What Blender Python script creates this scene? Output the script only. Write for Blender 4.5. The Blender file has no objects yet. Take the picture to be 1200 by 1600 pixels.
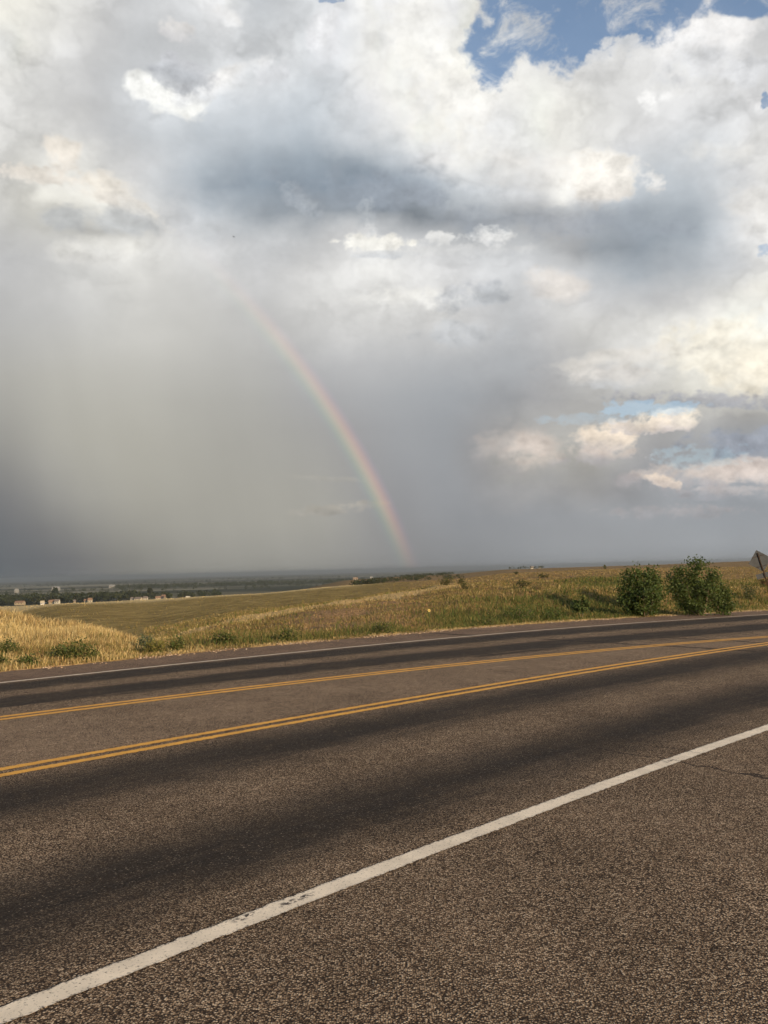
import bpy, bmesh, math, random
import numpy as np
from mathutils import Vector, Matrix

sc = bpy.context.scene
COL = sc.collection
rnd = random.Random(7)
rng = np.random.default_rng(11)
R = math.radians

# ------------------------------------------------------------------ camera
EYE = 1.55
PITCH, ROLL, FPX = R(3.8196), R(1.4679), 1342.0
_c, _s = math.cos(ROLL), math.sin(ROLL)
F_ = Vector((0, math.cos(PITCH), math.sin(PITCH)))
R0 = Vector((1, 0, 0)); U0 = Vector((0, -math.sin(PITCH), math.cos(PITCH)))
RT = R0*_c - U0*_s; UP = R0*_s + U0*_c
cam_d = bpy.data.cameras.new("camera"); cam = bpy.data.objects.new("camera", cam_d); COL.objects.link(cam)
cam_d.sensor_fit = 'VERTICAL'; cam_d.sensor_height = 24.0; cam_d.lens = 24.0*FPX/1600.0
cam_d.clip_start = 0.05; cam_d.clip_end = 60000
cam.matrix_world = Matrix(((RT.x, UP.x, -F_.x, 0), (RT.y, UP.y, -F_.y, 0), (RT.z, UP.z, -F_.z, EYE), (0, 0, 0, 1)))
sc.camera = cam

SUN_AZ, SUN_EL = R(141.0), R(12.4)          # low evening sun behind the viewer's right shoulder
SUN = Vector((math.sin(SUN_AZ)*math.cos(SUN_EL), math.cos(SUN_AZ)*math.cos(SUN_EL), math.sin(SUN_EL)))
sd = bpy.data.lights.new("sun", 'SUN'); so = bpy.data.objects.new("sun", sd); COL.objects.link(so)
sd.energy = 5.0; sd.angle = R(0.55); sd.color = (1.0, 0.73, 0.43)
so.rotation_euler = SUN.to_track_quat('Z', 'Y').to_euler()

sc.view_settings.view_transform = 'Standard'; sc.view_settings.look = 'None'
sc.view_settings.exposure = 0.5; sc.view_settings.gamma = 1.0; sc.view_settings.use_curve_mapping = False
sc.cycles.use_denoising = True
sc.cycles.use_adaptive_sampling = True; sc.cycles.adaptive_threshold = 0.02; sc.cycles.adaptive_min_samples = 16
sc.cycles.max_bounces = 3; sc.cycles.volume_bounces = 0; sc.cycles.transparent_max_bounces = 8
sc.cycles.sample_clamp_indirect = 4.0

# ------------------------------------------------------------------ node helpers
def lin(c):
    c = np.asarray(c, float)/255.0
    return np.where(c <= .04045, c/12.92, ((np.maximum(c, 0)+.055)/1.055)**2.4)
class NT:
    def __init__(s, tree): s.t = tree; s.n = tree.nodes; s.l = tree.links
    def new(s, typ, **kw):
        n = s.n.new(typ)
        for k, v in kw.items(): setattr(n, k, v)
        return n
    def put(s, sock, v):
        if v is None: return
        if hasattr(v, 'is_linked') or isinstance(v, bpy.types.NodeSocket): s.l.new(v, sock)
        elif isinstance(v, (tuple, list, np.ndarray)):
            v = tuple(float(q) for q in v)
            if sock.type == 'RGBA' and len(v) == 3: v = v+(1.0,)
            sock.default_value = v
        else: sock.default_value = v
    def m(s, op, a, b=None, c=None, clamp=False):
        n = s.new('ShaderNodeMath', operation=op, use_clamp=clamp)
        for i, v in enumerate((a, b, c)): s.put(n.inputs[i], v)
        return n.outputs[0]
    def vm(s, op, a, b=None, scale=None):
        n = s.new('ShaderNodeVectorMath', operation=op)
        s.put(n.inputs[0], a)
        if b is not None: s.put(n.inputs[1], b)
        if scale is not None: s.put(n.inputs['Scale'], scale)
        return n.outputs['Value'] if op in ('DOT_PRODUCT', 'LENGTH', 'DISTANCE') else n.outputs[0]
    def mr(s, v, a, b, c=0.0, d=1.0, smooth=True):
        n = s.new('ShaderNodeMapRange', interpolation_type='SMOOTHSTEP' if smooth else 'LINEAR', clamp=True)
        for i, q in enumerate((v, a, b, c, d)): s.put(n.inputs[i], q)
        return n.outputs[0]
    def mix(s, f, a, b, blend='MIX'):
        n = s.new('ShaderNodeMix', data_type='RGBA', blend_type=blend, clamp_factor=True)
        s.put(n.inputs[0], f); s.put(n.inputs[6], a); s.put(n.inputs[7], b)
        return n.outputs[2]
    def noise(s, vec, scale, detail=4, rough=.55, dist=0.0, lac=2.0, dim='3D'):
        n = s.new('ShaderNodeTexNoise', noise_dimensions=dim)
        if vec is not None: s.put(n.inputs['Vector'], vec)
        s.put(n.inputs['Scale'], scale); s.put(n.inputs['Detail'], detail); s.put(n.inputs['Roughness'], rough)
        s.put(n.inputs['Distortion'], dist); s.put(n.inputs['Lacunarity'], lac)
        return n.outputs[0], n.outputs[1]
    def ramp(s, f, stops, interp='LINEAR'):
        n = s.new('ShaderNodeValToRGB'); cr = n.color_ramp; cr.interpolation = interp
        while len(cr.elements) > 1: cr.elements.remove(cr.elements[-1])
        cr.elements[0].position = stops[0][0]; cr.elements[0].color = tuple(stops[0][1]) if len(stops[0][1]) == 4 else tuple(stops[0][1])+(1,)
        for p, c in stops[1:]:
            e = cr.elements.new(p); e.color = tuple(c) if len(c) == 4 else tuple(c)+(1,)
        if f is not None: s.put(n.inputs[0], f)
        return n.outputs[0], n.outputs[1]

def px_dir(px, py):
    """direction of a point of the photograph (1200 x 1600) from the eye"""
    u = px-600.0; v = 800.0-py
    u2 = _c*u+_s*v; v2 = -_s*u+_c*v
    d = np.array([u2, FPX*math.cos(PITCH)-v2*math.sin(PITCH), FPX*math.sin(PITCH)+v2*math.cos(PITCH)])
    return d/np.linalg.norm(d)
def uv_of(px, py):
    d = px_dir(px, py); return d[0]/d[1], d[2]/d[1]
def px_of_uv(U, V):
    d = np.array([U, 1.0, V])
    a = d @ np.array(RT); b = d @ np.array(UP); f = d @ np.array(F_)
    return 600+FPX*a/f, 800-FPX*b/f

# ------------------------------------------------------------------ sky (world): clear Nishita sky seen through gaps in a deck of storm cloud
LUM = {
0:[246,243,238,223,216,200,237,271,210,205,230,241,265,266,268,240,225,222,225,225,225,230,228,220,215],
50:[253,240,225,217,214,222,221,230,221,236,232,237,261,262,266,242,228,228,228,230,232,242,243,232,220],
100:[263,248,212,206,198,197,191,255,230,249,223,241,252,260,262,246,238,236,236,236,228,240,241,232,217],
150:[231,216,199,193,225,241,252,217,213,216,214,231,245,261,262,260,259,253,252,243,229,234,240,240,228],
200:[241,230,218,208,201,212,217,205,204,201,192,214,230,248,260,263,262,253,248,244,231,220,231,233,241],
250:[221,197,235,226,212,217,202,183,183,178,168,163,175,227,248,252,240,234,250,247,228,201,215,246,249],
300:[227,225,242,247,242,205,192,165,162,154,152,148,141,154,192,222,232,231,253,250,203,190,190,216,237],
350:[206,201,198,180,201,234,219,205,168,161,160,163,143,137,138,136,137,138,145,144,144,166,184,231,243],
400:[200,204,213,236,240,228,222,230,241,227,226,246,250,242,236,236,239,227,199,188,178,175,199,242,248],
450:[189,196,210,223,224,211,206,204,203,206,223,238,247,241,240,224,213,226,228,218,204,195,200,224,226],
500:[186,192,197,202,204,203,200,196,195,204,219,225,224,219,213,202,201,201,205,213,215,233,250,253,259],
550:[179,182,190,194,197,193,191,188,186,186,194,196,200,196,192,187,186,191,203,219,236,243,243,249,253],
600:[170,176,181,182,183,181,181,177,173,173,174,182,180,177,173,171,164,167,170,181,188,203,226,241,247],
650:[160,170,174,176,176,172,172,170,166,167,164,166,167,166,162,158,160,180,188,180,171,169,178,163,164],
700:[146,163,168,172,171,168,169,167,165,164,163,157,162,161,159,151,157,177,164,181,170,167,158,155,156],
750:[128,151,160,165,167,164,163,163,162,162,163,160,155,158,156,158,164,163,156,155,153,173,179,167,164],
800:[118,131,144,156,159,159,159,162,163,162,163,160,147,152,153,153,153,153,155,157,161,161,158,156,156],
850:[108,113,118,130,140,148,153,158,160,159,158,155,149,146,146,147,152,156,158,158,158,160,165,159,163],
900:[106,108,112,120,126,132,138,140,140,140,140,138,136,134,134,136,140,144,147,148,148,148,148,148,148]}
TINT = {
0:[10,6,-2,-2,-6,-4,0,4,5,0,0,0,-2], 100:[4,0,-4,-4,-4,-6,2,8,5,2,2,2,0], 200:[4,2,-5,-9,-13,-14,-4,8,6,4,1,-3,0],
300:[6,12,6,-14,-19,-22,-23,-15,-6,4,-13,-12,4], 400:[0,2,6,2,-2,2,2,0,-3,-4,-16,-12,4], 500:[2,3,5,5,2,3,4,4,-2,4,4,10,16],
600:[8,10,9,7,5,-2,-4,-7,-6,2,6,14,16], 700:[6,11,12,10,8,5,-3,-6,8,10,0,-6,-6],
800:[-3,6,11,11,11,10,0,-5,-5,-5,-6,-8,-8], 900:[-8,-4,6,8,8,6,2,-2,-4,-4,-4,-4,-4]}
LUMA = np.array([LUM[k] for k in sorted(LUM)], float); TINA = np.array([TINT[k] for k in sorted(TINT)], float)
def bil(A, fx, fy):
    fx = min(max(fx, 0), A.shape[1]-1.001); fy = min(max(fy, 0), A.shape[0]-1.001)
    i, j = int(fx), int(fy); a, b = fx-i, fy-j
    return (A[j, i]*(1-a)+A[j, i+1]*a)*(1-b)+(A[j+1, i]*(1-a)+A[j+1, i+1]*a)*b
def sstep(x, a, b):
    t = np.clip((x-a)/(b-a), 0, 1); return t*t*(3-2*t)

w = bpy.data.worlds.new("World"); sc.world = w; w.use_nodes = True
w.cycles.sampling_method = 'MANUAL'; w.cycles.sample_map_resolution = 512
W = NT(w.node_tree); W.n.clear()
out = W.new('ShaderNodeOutputWorld')
sky = W.new('ShaderNodeTexSky', sky_type='NISHITA', sun_disc=False, sun_elevation=SUN_EL, sun_rotation=SUN_AZ,
            altitude=1600, air_density=1.0, dust_density=0.6, ozone_density=1.0)
bg_sky = W.new('ShaderNodeBackground'); W.l.new(sky.outputs[0], bg_sky.inputs[0]); bg_sky.inputs[1].default_value = 0.14
D = W.new('ShaderNodeTexCoord').outputs['Generated']
sx = W.new('ShaderNodeSeparateXYZ'); W.l.new(D, sx.inputs[0]); X, Y, Z = sx.outputs
Yc = W.m('MAXIMUM', Y, 0.12)
U_ = W.m('DIVIDE', X, Yc); V_ = W.m('DIVIDE', Z, Yc)
Dq = W.vm('MULTIPLY', D, (1.0, 1.0, 1.3))
_, nA = W.noise(Dq, 5.0, 5, .55)
_, nB = W.noise(Dq, 19.0, 4, .58)
sa = W.new('ShaderNodeSeparateXYZ'); W.l.new(nA, sa.inputs[0])
sb = W.new('ShaderNodeSeparateXYZ'); W.l.new(nB, sb.inputs[0])
# crispness of the cloud forms: soft in the rain shafts, crisp aloft and to the right
soft = W.m('MAXIMUM', W.m('MULTIPLY', W.mr(U_, .02, -.22), W.mr(V_, .43, .22)), W.m('MULTIPLY', W.mr(U_, .20, .03), W.mr(V_, .31, .20)))
low = W.mr(V_, .085, .03)
crisp = W.m('SUBTRACT', 1.0, W.m('MAXIMUM', W.m('MULTIPLY', soft, .90), W.m('MULTIPLY', low, .9)))
def warped(base, ca, cb, ka, kb):
    a = W.m('MULTIPLY', W.m('SUBTRACT', ca, .5), W.m('MULTIPLY', crisp, ka))
    b = W.m('MULTIPLY', W.m('SUBTRACT', cb, .5), W.m('MULTIPLY', crisp, kb))
    return W.m('ADD', base, W.m('ADD', a, b))
Uw = warped(U_, sa.outputs[0], sb.outputs[0], .105, .04)
Vw = warped(V_, sa.outputs[1], sb.outputs[1], .085, .035)
U0_, U1_, V0_, V1_, NC, NR = -.47, .49, -.015, .71, 27, 21
fu = W.mr(Uw, U0_, U1_, 0, 1, False)
acc = None
for j in range(NR):
    V = V0_+(V1_-V0_)*j/(NR-1); stops = []
    for i in range(NC):
        U = U0_+(U1_-U0_)*i/(NC-1); px, py = px_of_uv(U, V)
        L = bil(LUMA, px/50.0, py/50.0); T = bil(TINA, px/100.0, py/100.0)
        up = float(sstep(V, .30, .40)); L2 = 206+(L-206)*(1+.05*up)-up*3; T -= up*max(0, 205-L)*.04; T += up*max(0, L-238)*.35; L = L2
        c = lin(np.clip([L+T*.5, L+max(T, 0)*.28-min(T, 0)*.04, L-T*.55], 0, 285)); stops.append((i/(NC-1), tuple(c)))
    rc, _ = W.ramp(fu, stops, 'CARDINAL')
    if acc is None: acc = rc
    else:
        Va = V0_+(V1_-V0_)*(j-1)/(NR-1)
        acc = W.mix(W.mr(Vw, Va, V, 0, 1, False), acc, rc)
cloud = acc
# billow relief: a second look at the same noise a little towards the light
n1, _ = W.noise(Dq, 8.5, 5, .58)
n2, _ = W.noise(W.vm('ADD', Dq, (.022, 0, .030)), 8.5, 5, .58)
rel = W.m('MULTIPLY', W.m('SUBTRACT', n1, n2), W.m('MULTIPLY', crisp, 0.50))
n3, _ = W.noise(Dq, 3.6, 4, .6)
rel = W.m('ADD', rel, W.m('MULTIPLY', W.m('SUBTRACT', n3, .5), W.m('MULTIPLY', crisp, .07)))
cloud = W.vm('SCALE', cloud, scale=W.m('ADD', 1.0, rel))
# faint vertical streaks of falling rain
stv = W.new('ShaderNodeCombineXYZ'); W.put(stv.inputs[0], W.m('ADD', U_, W.m('MULTIPLY', V_, .25))); W.put(stv.inputs[1], W.m('MULTIPLY', V_, .10))
nS, _ = W.noise(stv.outputs[0], 11.0, 3, .5)
cloud = W.vm('SCALE', cloud, scale=W.m('ADD', 1.0, W.m('MULTIPLY', W.m('SUBTRACT', nS, .5), W.m('MULTIPLY', soft, .16))))

nP, _ = W.noise(Dq, 30.0, 5, .60)
nQ, _ = W.noise(Dq, 13.0, 3, .55)
nT, _ = W.noise(Dq, 85.0, 4, .6)
ragged = W.m('ADD', W.m('MULTIPLY', W.m('SUBTRACT', nP, .5), 6.5), W.m('MULTIPLY', W.m('SUBTRACT', nQ, .5), 4.5))
ragfine = W.m('ADD', W.m('MULTIPLY', W.m('SUBTRACT', nT, .5), 6.0), W.m('MULTIPLY', W.m('SUBTRACT', nP, .5), 4.0))
# overlapping sheets of cloud: softened thresholds of the same kind of noise
nL, _ = W.noise(W.vm('ADD', Dq, (3.1, 1.7, .4)), 6.0, 6, .58)
nM, _ = W.noise(W.vm('ADD', Dq, (7.3, 4.1, 2.4)), 12.0, 5, .58)
sheet = W.m('ADD', W.m('MULTIPLY', W.m('SUBTRACT', W.mr(nL, .46, .56), .5), .05), W.m('MULTIPLY', W.m('SUBTRACT', W.mr(nM, .46, .57), .5), .035))
# cauliflower heads where the cloud stands in the sun
vb = W.new('ShaderNodeTexVoronoi', feature='F1'); W.put(vb.inputs['Vector'], W.vm('ADD', Dq, W.vm('SCALE', nB, scale=.09))); vb.inputs['Scale'].default_value = 15.0; vb.inputs['Detail'].default_value = 2.0; vb.inputs['Roughness'].default_value = .55
head = W.m('SUBTRACT', .46, W.m('MULTIPLY', vb.outputs['Distance'], vb.outputs['Distance']))
head = W.m('MULTIPLY', head, W.m('MULTIPLY', W.mr(W.vm('DOT_PRODUCT', cloud, (.33, .33, .33)), .45, .85), .17))
cloud = W.vm('SCALE', cloud, scale=W.m('ADD', 1.0, W.m('MULTIPLY', W.m('ADD', sheet, head), crisp)))
relp = W.m('MULTIPLY', W.m('SUBTRACT', n1, n2), 6.0)
nP2, _ = W.noise(W.vm('ADD', Dq, (.008, 0, .011)), 30.0, 5, .60)
relq1 = W.m('MULTIPLY_ADD', W.m('SUBTRACT', nP, nP2), 1.1, 1.0)
uvc = W.new('ShaderNodeCombineXYZ'); W.put(uvc.inputs[0], U_); W.put(uvc.inputs[1], V_); UVV = uvc.outputs[0]
def oval(px, py, rx, ry, rot, rag, amt, after):
    cu, cv = uv_of(px, py)
    seq = W.new('ShaderNodeVectorMath', operation='MULTIPLY_ADD')     # evaluated after the layer below it
    W.put(seq.inputs[0], after); seq.inputs[1].default_value = (1e-9,)*3; W.put(seq.inputs[2], UVV)
    mp = W.new('ShaderNodeMapping', vector_type='TEXTURE'); W.l.new(seq.outputs[0], mp.inputs['Vector'])
    mp.inputs['Location'].default_value = (cu, cv, 0); mp.inputs['Rotation'].default_value = (0, 0, -R(rot)); mp.inputs['Scale'].default_value = (rx/FPX, ry/FPX, 1)
    q = W.vm('MULTIPLY', mp.outputs[0], (1, 1, 0))
    return W.m('MULTIPLY_ADD', rag, amt, W.vm('DOT_PRODUCT', q, q)), q
def puff(cloud, px, py, rx, ry, top, base, strength=1.0, edge=.55, rot=0.0, flat=-.9):
    r2, q = oval(px, py, rx, ry, rot, ragfine if min(rx, ry) < 17 else ragged, 1.0, cloud)
    msk = W.mr(r2, 1.0+edge*1.3, 1.0-edge*1.2, 0, strength)
    colr = W.mix(W.mr(W.m('ADD', W.vm('DOT_PRODUCT', q, (0, 1, 0)), relp), flat, .7), lin(base), lin(top))
    colr = W.vm('SCALE', colr, scale=relq1)
    return W.mix(msk, cloud, colr)
PUFFS = [
 (1175,560,125,52,(253,247,231),(247,238,218),.85,.7), (1165,690,100,24,(158,164,174),(148,155,166),.9,.6), (960,565,90,20,(236,230,220),(208,208,208),.55,.8,-8), (955,590,60,14,(228,222,214),(200,202,204),.5,.8),
 (640,465,80,16,(242,240,234),(230,229,225),.7,.9), (745,462,52,20,(200,203,208),(188,192,196),.75,.7,-10), (704,455,12,9,(205,206,208),(196,198,200),.8,.7,-40), (740,520,70,18,(206,209,212),(190,194,198),.65,.8),
 (850,268,60,30,(240,236,230),(232,230,226),.6,.9), (940,272,58,36,(254,249,240),(242,236,228),.95,.65), (1022,285,18,15,(240,237,232),(224,222,220),.7,.85), (1125,240,48,22,(238,236,231),(226,226,224),.65,.9), (1170,335,40,46,(236,233,228),(226,226,226),.7,.9),
 (60,272,72,13,(240,231,219),(232,226,217),.75,.8,8), (106,248,34,24,(243,234,221),(236,228,218),.8,.7,20), (165,292,58,22,(243,235,222),(236,229,219),.8,.75,18), (222,330,42,10,(236,231,222),(228,225,219),.7,.8,36), (155,345,85,20,(192,195,197),(186,189,192),.65,.8,8),
 (150,388,62,20,(236,234,227),(226,224,219),.7,.9), (248,146,60,24,(255,255,251),(250,250,246),1.0,.6,22), (345,128,62,17,(248,246,243),(238,239,240),.8,.8,-22), (283,112,48,24,(203,204,208),(194,197,202),.85,.6,20), (275,48,26,16,(228,224,220),(216,214,214),.7,.8,20), (356,22,26,17,(255,254,252),(246,246,246),.95,.6,40),
 (425,112,26,16,(242,242,243),(232,233,236),.6,.95,-20), (505,60,26,52,(240,240,242),(226,227,230),.6,.7), (690,95,62,110,(255,253,246),(254,250,240),.6,.9,-10), (770,150,70,40,(251,249,244),(244,242,238),.6,.8),
 (680,392,130,10,(236,235,232),(226,226,225),.35,.95), (588,380,52,13,(252,249,240),(242,240,233),.95,.7,4), (578,358,12,12,(240,239,236),(232,232,231),.7,.8), (690,372,26,12,(245,244,240),(236,236,234),.7,.8), (772,370,28,14,(247,246,243),(238,238,237),.75,.8), (600,398,40,6,(212,214,216),(206,209,212),.7,.8),
 (470,312,34,15,(194,199,204),(182,188,196),.45,.95,40), (573,335,14,26,(202,206,208),(188,194,200),.45,.95,-15), (640,290,60,30,(160,169,180),(156,164,175),.5,.9), (505,45,14,30,(246,246,247),(236,236,239),.6,.8,30),
 (872,446,44,19,(236,227,217),(222,216,210),.6,.95,8), (865,345,170,26,(168,175,184),(164,171,181),.5,.9,3), (560,300,130,30,(166,174,184),(160,168,178),.45,.9,8),
 (1110,80,78,60,(244,242,240),(228,229,231),.85,.6), (1012,158,15,20,(247,246,244),(238,238,237),.7,.8), (1055,148,28,7,(252,251,249),(244,244,243),.65,.9,-12), (1185,166,16,9,(251,250,249),(244,244,244),.6,.9,30),
 (800,705,56,34,(206,196,188),(172,170,170),.6,.9), (838,712,42,30,(222,208,196),(184,178,174),.6,.9), (937,690,40,25,(246,230,210),(190,184,182),.95,.55), (925,712,60,13,(220,206,194),(182,178,178),.7,.8),
 (1000,668,44,9,(228,216,205),(206,199,196),.8,.7), (1060,656,46,18,(249,238,219),(214,204,198),.97,.4), (1020,664,24,12,(240,226,208),(206,198,194),.9,.5),
 (1085,748,92,22,(224,210,199),(184,179,179),.85,.7), (1175,738,40,22,(222,209,200),(184,181,181),.85,.6), (1035,752,28,9,(240,222,202),(214,200,188),.85,.7,14), (1140,770,70,10,(196,189,186),(172,172,176),.6,.8),
 (1060,800,90,10,(184,178,177),(170,168,170),.5,.9), (520,795,66,8,(178,172,160),(170,165,156),.6,.8,-4), (505,748,58,4,(174,171,162),(168,165,158),.5,.8,4),
 (1120,626,120,11,(172,173,180),(158,162,171),.7,.8,4)]
for p in PUFFS: cloud = puff(cloud, *p)

# gaps of blue
def gap(prev, px, py, rx, ry, e=.35, st=.92):
    sm = min(rx, ry) < 17
    return W.m('MAXIMUM', prev, W.mr(oval(px, py, rx, ry, 0, ragfine if sm else ragged, 1.0 if sm else .55, prev)[0], 1+e, 1-e, 0, st))
g = W.m('MULTIPLY', W.vm('DOT_PRODUCT', cloud, (1, 1, 1)), 1e-9)
for a in ((885, 10, 150, 98, .42), (1000, -10, 90, 60, .45), (1180, 4, 60, 22, .5), (770, 60, 45, 75, .45),
          (1196, 156, 9, 13, .5, .75), (1194, 392, 9, 12, .5, .7), (512, -2, 24, 7, .5, .65),
          (1015, 638, 70, 11, .8, .42), (1100, 712, 62, 16, .8, .20), (905, 655, 60, 8, .8, .20)): g = gap(g, *a)
# the little cloud and the wisps afloat in the blue
wn, _ = W.noise(Dq, 16.0, 6, .66, .6)
wisp = W.m('MULTIPLY', W.mr(wn, .50, .70), .75)
g = W.m('MULTIPLY', g, W.m('SUBTRACT', 1.0, wisp))
lc = gap(gap(W.m('MULTIPLY', g, 1e-9), 975, 74, 38, 16.5, .9), 938, 92, 20, 16, .9)
g = W.m('MULTIPLY', g, W.m('SUBTRACT', 1.0, W.m('MULTIPLY', lc, .9)))

# the rainbow: 42 degrees round the point opposite the sun
ang = W.m('DEGREES' if False else 'MULTIPLY', W.m('ARCCOSINE', W.vm('DOT_PRODUCT', D, tuple(-SUN))), 180/math.pi)
bow, _ = W.ramp(W.mr(ang, 41.05, 43.0, 0, 1, False), [(0, (.0, .0, .0)), (.10, (.008, .010, .014)), (.22, (.004, .022, .022)), (.34, (.03, .07, .026)), (.46, (.13, .115, .04)),
        (.57, (.22, .12, .045)), (.69, (.20, .06, .03)), (.81, (.08, .018, .035)), (.92, (.015, .0, .02)), (1, (0, 0, 0))], 'B_SPLINE')
bm_ = W.m('MULTIPLY', W.mr(V_, .46, .11), W.mr(V_, -.01, .085, .25, 1.0)); bm_ = W.m('MULTIPLY', bm_, W.mr(U_, -.3, -.10))
bm_ = W.m('MULTIPLY', bm_, W.m('GREATER_THAN', Y, .2))
bow = W.vm('SCALE', bow, scale=W.m('MULTIPLY', bm_, .80))
cloud = W.vm('ADD', cloud, bow)

# away from the storm the deck breaks up: scattered cloud on a clear evening sky
gn, _ = W.noise(Dq, 2.2, 4, .58)
g2 = W.mr(gn, .58, .44)
wall = W.m('MULTIPLY', W.mr(V_, 1.15, .78), W.m('MULTIPLY', W.mr(W.m('ABSOLUTE', U_), 1.3, .75), W.mr(Y, .1, .35)))
gcol = W.mix(W.mr(gn, .5, .75), lin((176, 182, 192)), lin((236, 230, 220)))
cloud = W.mix(wall, gcol, cloud)
cover_gap = W.m('ADD', W.m('MULTIPLY', g, wall), W.m('MULTIPLY', g2, W.m('SUBTRACT', 1.0, wall)), clamp=True)
bg_c = W.new('ShaderNodeBackground'); W.l.new(cloud, bg_c.inputs[0]); bg_c.inputs[1].default_value = 0.70
mx = W.new('ShaderNodeMixShader'); W.l.new(cover_gap, mx.inputs[0]); W.l.new(bg_c.outputs[0], mx.inputs[1]); W.l.new(bg_sky.outputs[0], mx.inputs[2])
W.l.new(mx.outputs[0], out.inputs[0])

# ------------------------------------------------------------------ object helpers
def tag(o, label=None, cat=None, group=None, kind=None):
    if label: o['label'] = label
    if cat: o['category'] = cat
    if group: o['group'] = group
    if kind: o['kind'] = kind
    return o
def mesh_obj(name, verts, faces, mat=None, parent=None, cols=None, smooth=False, attrs=None, uv=None):
    me = bpy.data.meshes.new(name)
    verts = np.asarray(verts, np.float32)
    if isinstance(faces, np.ndarray):
        nf, k = faces.shape
        me.vertices.add(len(verts)); me.vertices.foreach_set('co', verts.ravel())
        me.loops.add(nf*k); me.loops.foreach_set('vertex_index', faces.astype(np.int32).ravel())
        me.polygons.add(nf); me.polygons.foreach_set('loop_start', np.arange(0, nf*k, k, dtype=np.int32))
        me.update(calc_edges=True); me.validate()
    else:
        me.from_pydata([tuple(map(float, v)) for v in verts], [], [tuple(int(q) for q in f) for f in faces]); me.update()
    if cols is not None:
        a = me.color_attributes.new('tone', 'FLOAT_COLOR', 'POINT')
        c4 = np.ones((len(verts), 4), np.float32); c4[:, :3] = cols; a.data.foreach_set('color', c4.ravel())
    for k_, v_ in (attrs or {}).items():
        a = me.attributes.new(k_, 'FLOAT', 'POINT'); a.data.foreach_set('value', np.asarray(v_, np.float32))
    if smooth: me.polygons.foreach_set('use_smooth', np.ones(len(me.polygons), bool))
    o = bpy.data.objects.new(name, me); COL.objects.link(o)
    if mat: me.materials.append(mat)
    if parent: o.parent = parent
    return o
def empty(name, loc):
    o = bpy.data.objects.new(name, None); COL.objects.link(o); o.location = loc; o.empty_display_size = .2
    return o
def new_mat(name):
    m = bpy.data.materials.new(name); m.use_nodes = True; t = NT(m.node_tree); t.n.clear()
    b = t.new('ShaderNodeBsdfPrincipled'); o = t.new('ShaderNodeOutputMaterial'); t.l.new(b.outputs[0], o.inputs[0])
    b.inputs['Specular IOR Level'].default_value = .25
    return m, t, b
def flat_mat(name, col, rough=.8, var=.25, scale=6.0, metal=0.0):
    m, t, b = new_mat(name)
    P = t.new('ShaderNodeTexCoord').outputs['Object']
    n, _ = t.noise(P, scale, 5, .6)
    t.put(b.inputs['Base Color'], t.mix(t.mr(n, .3, .7), tuple(c*(1-var) for c in col), tuple(min(1, c*(1+var)) for c in col)))
    b.inputs['Roughness'].default_value = rough; b.inputs['Metallic'].default_value = metal
    return m
def tone_mat(name, rough=.8, transl=.0):
    m, t, b = new_mat(name)
    a = t.new('ShaderNodeAttribute', attribute_name='tone')
    t.put(b.inputs['Base Color'], a.outputs['Color']); b.inputs['Roughness'].default_value = rough
    b.inputs['Specular IOR Level'].default_value = .15
    if transl > 0:
        tr = t.new('ShaderNodeBsdfTranslucent'); t.put(tr.inputs[0], t.mix(.5, a.outputs['Color'], (.30, .34, .06)))
        ms = t.new('ShaderNodeMixShader'); ms.inputs[0].default_value = transl
        t.l.new(b.outputs[0], ms.inputs[1]); t.l.new(tr.outputs[0], ms.inputs[2])
        t.l.new(ms.outputs[0], [n for n in t.n if n.type == 'OUTPUT_MATERIAL'][0].inputs[0])
    return m

# smooth value noise for the ground's relief and cover
def vnoise(x, y, seed=0):
    xi = np.floor(x).astype(np.int64); yi = np.floor(y).astype(np.int64); fx = x-xi; fy = y-yi
    fx = fx*fx*(3-2*fx); fy = fy*fy*(3-2*fy)
    def h(a, b):
        n = (a*374761393+b*668265263+seed*974634521) & 0xffffffff
        n = ((n ^ (n >> 13))*1274126177) & 0xffffffff
        return ((n ^ (n >> 16)) & 0xffff)/65535.0
    return (h(xi, yi)*(1-fx)+h(xi+1, yi)*fx)*(1-fy)+(h(xi, yi+1)*(1-fx)+h(xi+1, yi+1)*fx)*fy
def fbm(x, y, s, o=4, seed=0):
    v = 0; a = .5; tot = 0
    for k in range(o):
        v = v+a*vnoise(x*s+k*17.3, y*s-k*9.1, seed+k); tot += a; a *= .5; s *= 2.03
    return v/tot

# ------------------------------------------------------------------ road geometry: u runs along the road, v across it
DU = np.array([.766, .643]); DV = np.array([-.643, .766])
def quadext(a, b, c, u0, u1):
    def f(u):
        u = np.asarray(u, float); q = np.clip(u, u0, u1)
        return a*q*q+b*q+c+np.where(u < u0, (u-u0)*(2*a*u0+b), 0)+np.where(u > u1, (u-u1)*(2*a*u1+b), 0)
    return f
def zroad(u):
    u = np.maximum(np.asarray(u, float), 0)
    return np.where(u < 25, -.0006*u*u, np.maximum(-.375-.03*(u-25), -3.0))
v_nw = quadext(-.00329, .12781, 3.207, 0, 8)
_nyb = quadext(-.00105, .0978, 7.05, 0, 18); _nyt = quadext(-.00104, .1054, 7.333, 0, 18)
def v_ny(u): return .5*(_nyb(u)+_nyt(u))
_fyq = quadext(-.00437, .0627, 10.115, 0, 20)
def v_fy(u): return np.maximum(_fyq(u), v_ny(u)+.62)
v_fw = quadext(-.00035, .1111, 13.345, 0, 34)
v_ed = quadext(-.00128, .1714, 14.60, 0, 38)
def v_sh(u): return v_nw(u)-9.0

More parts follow.
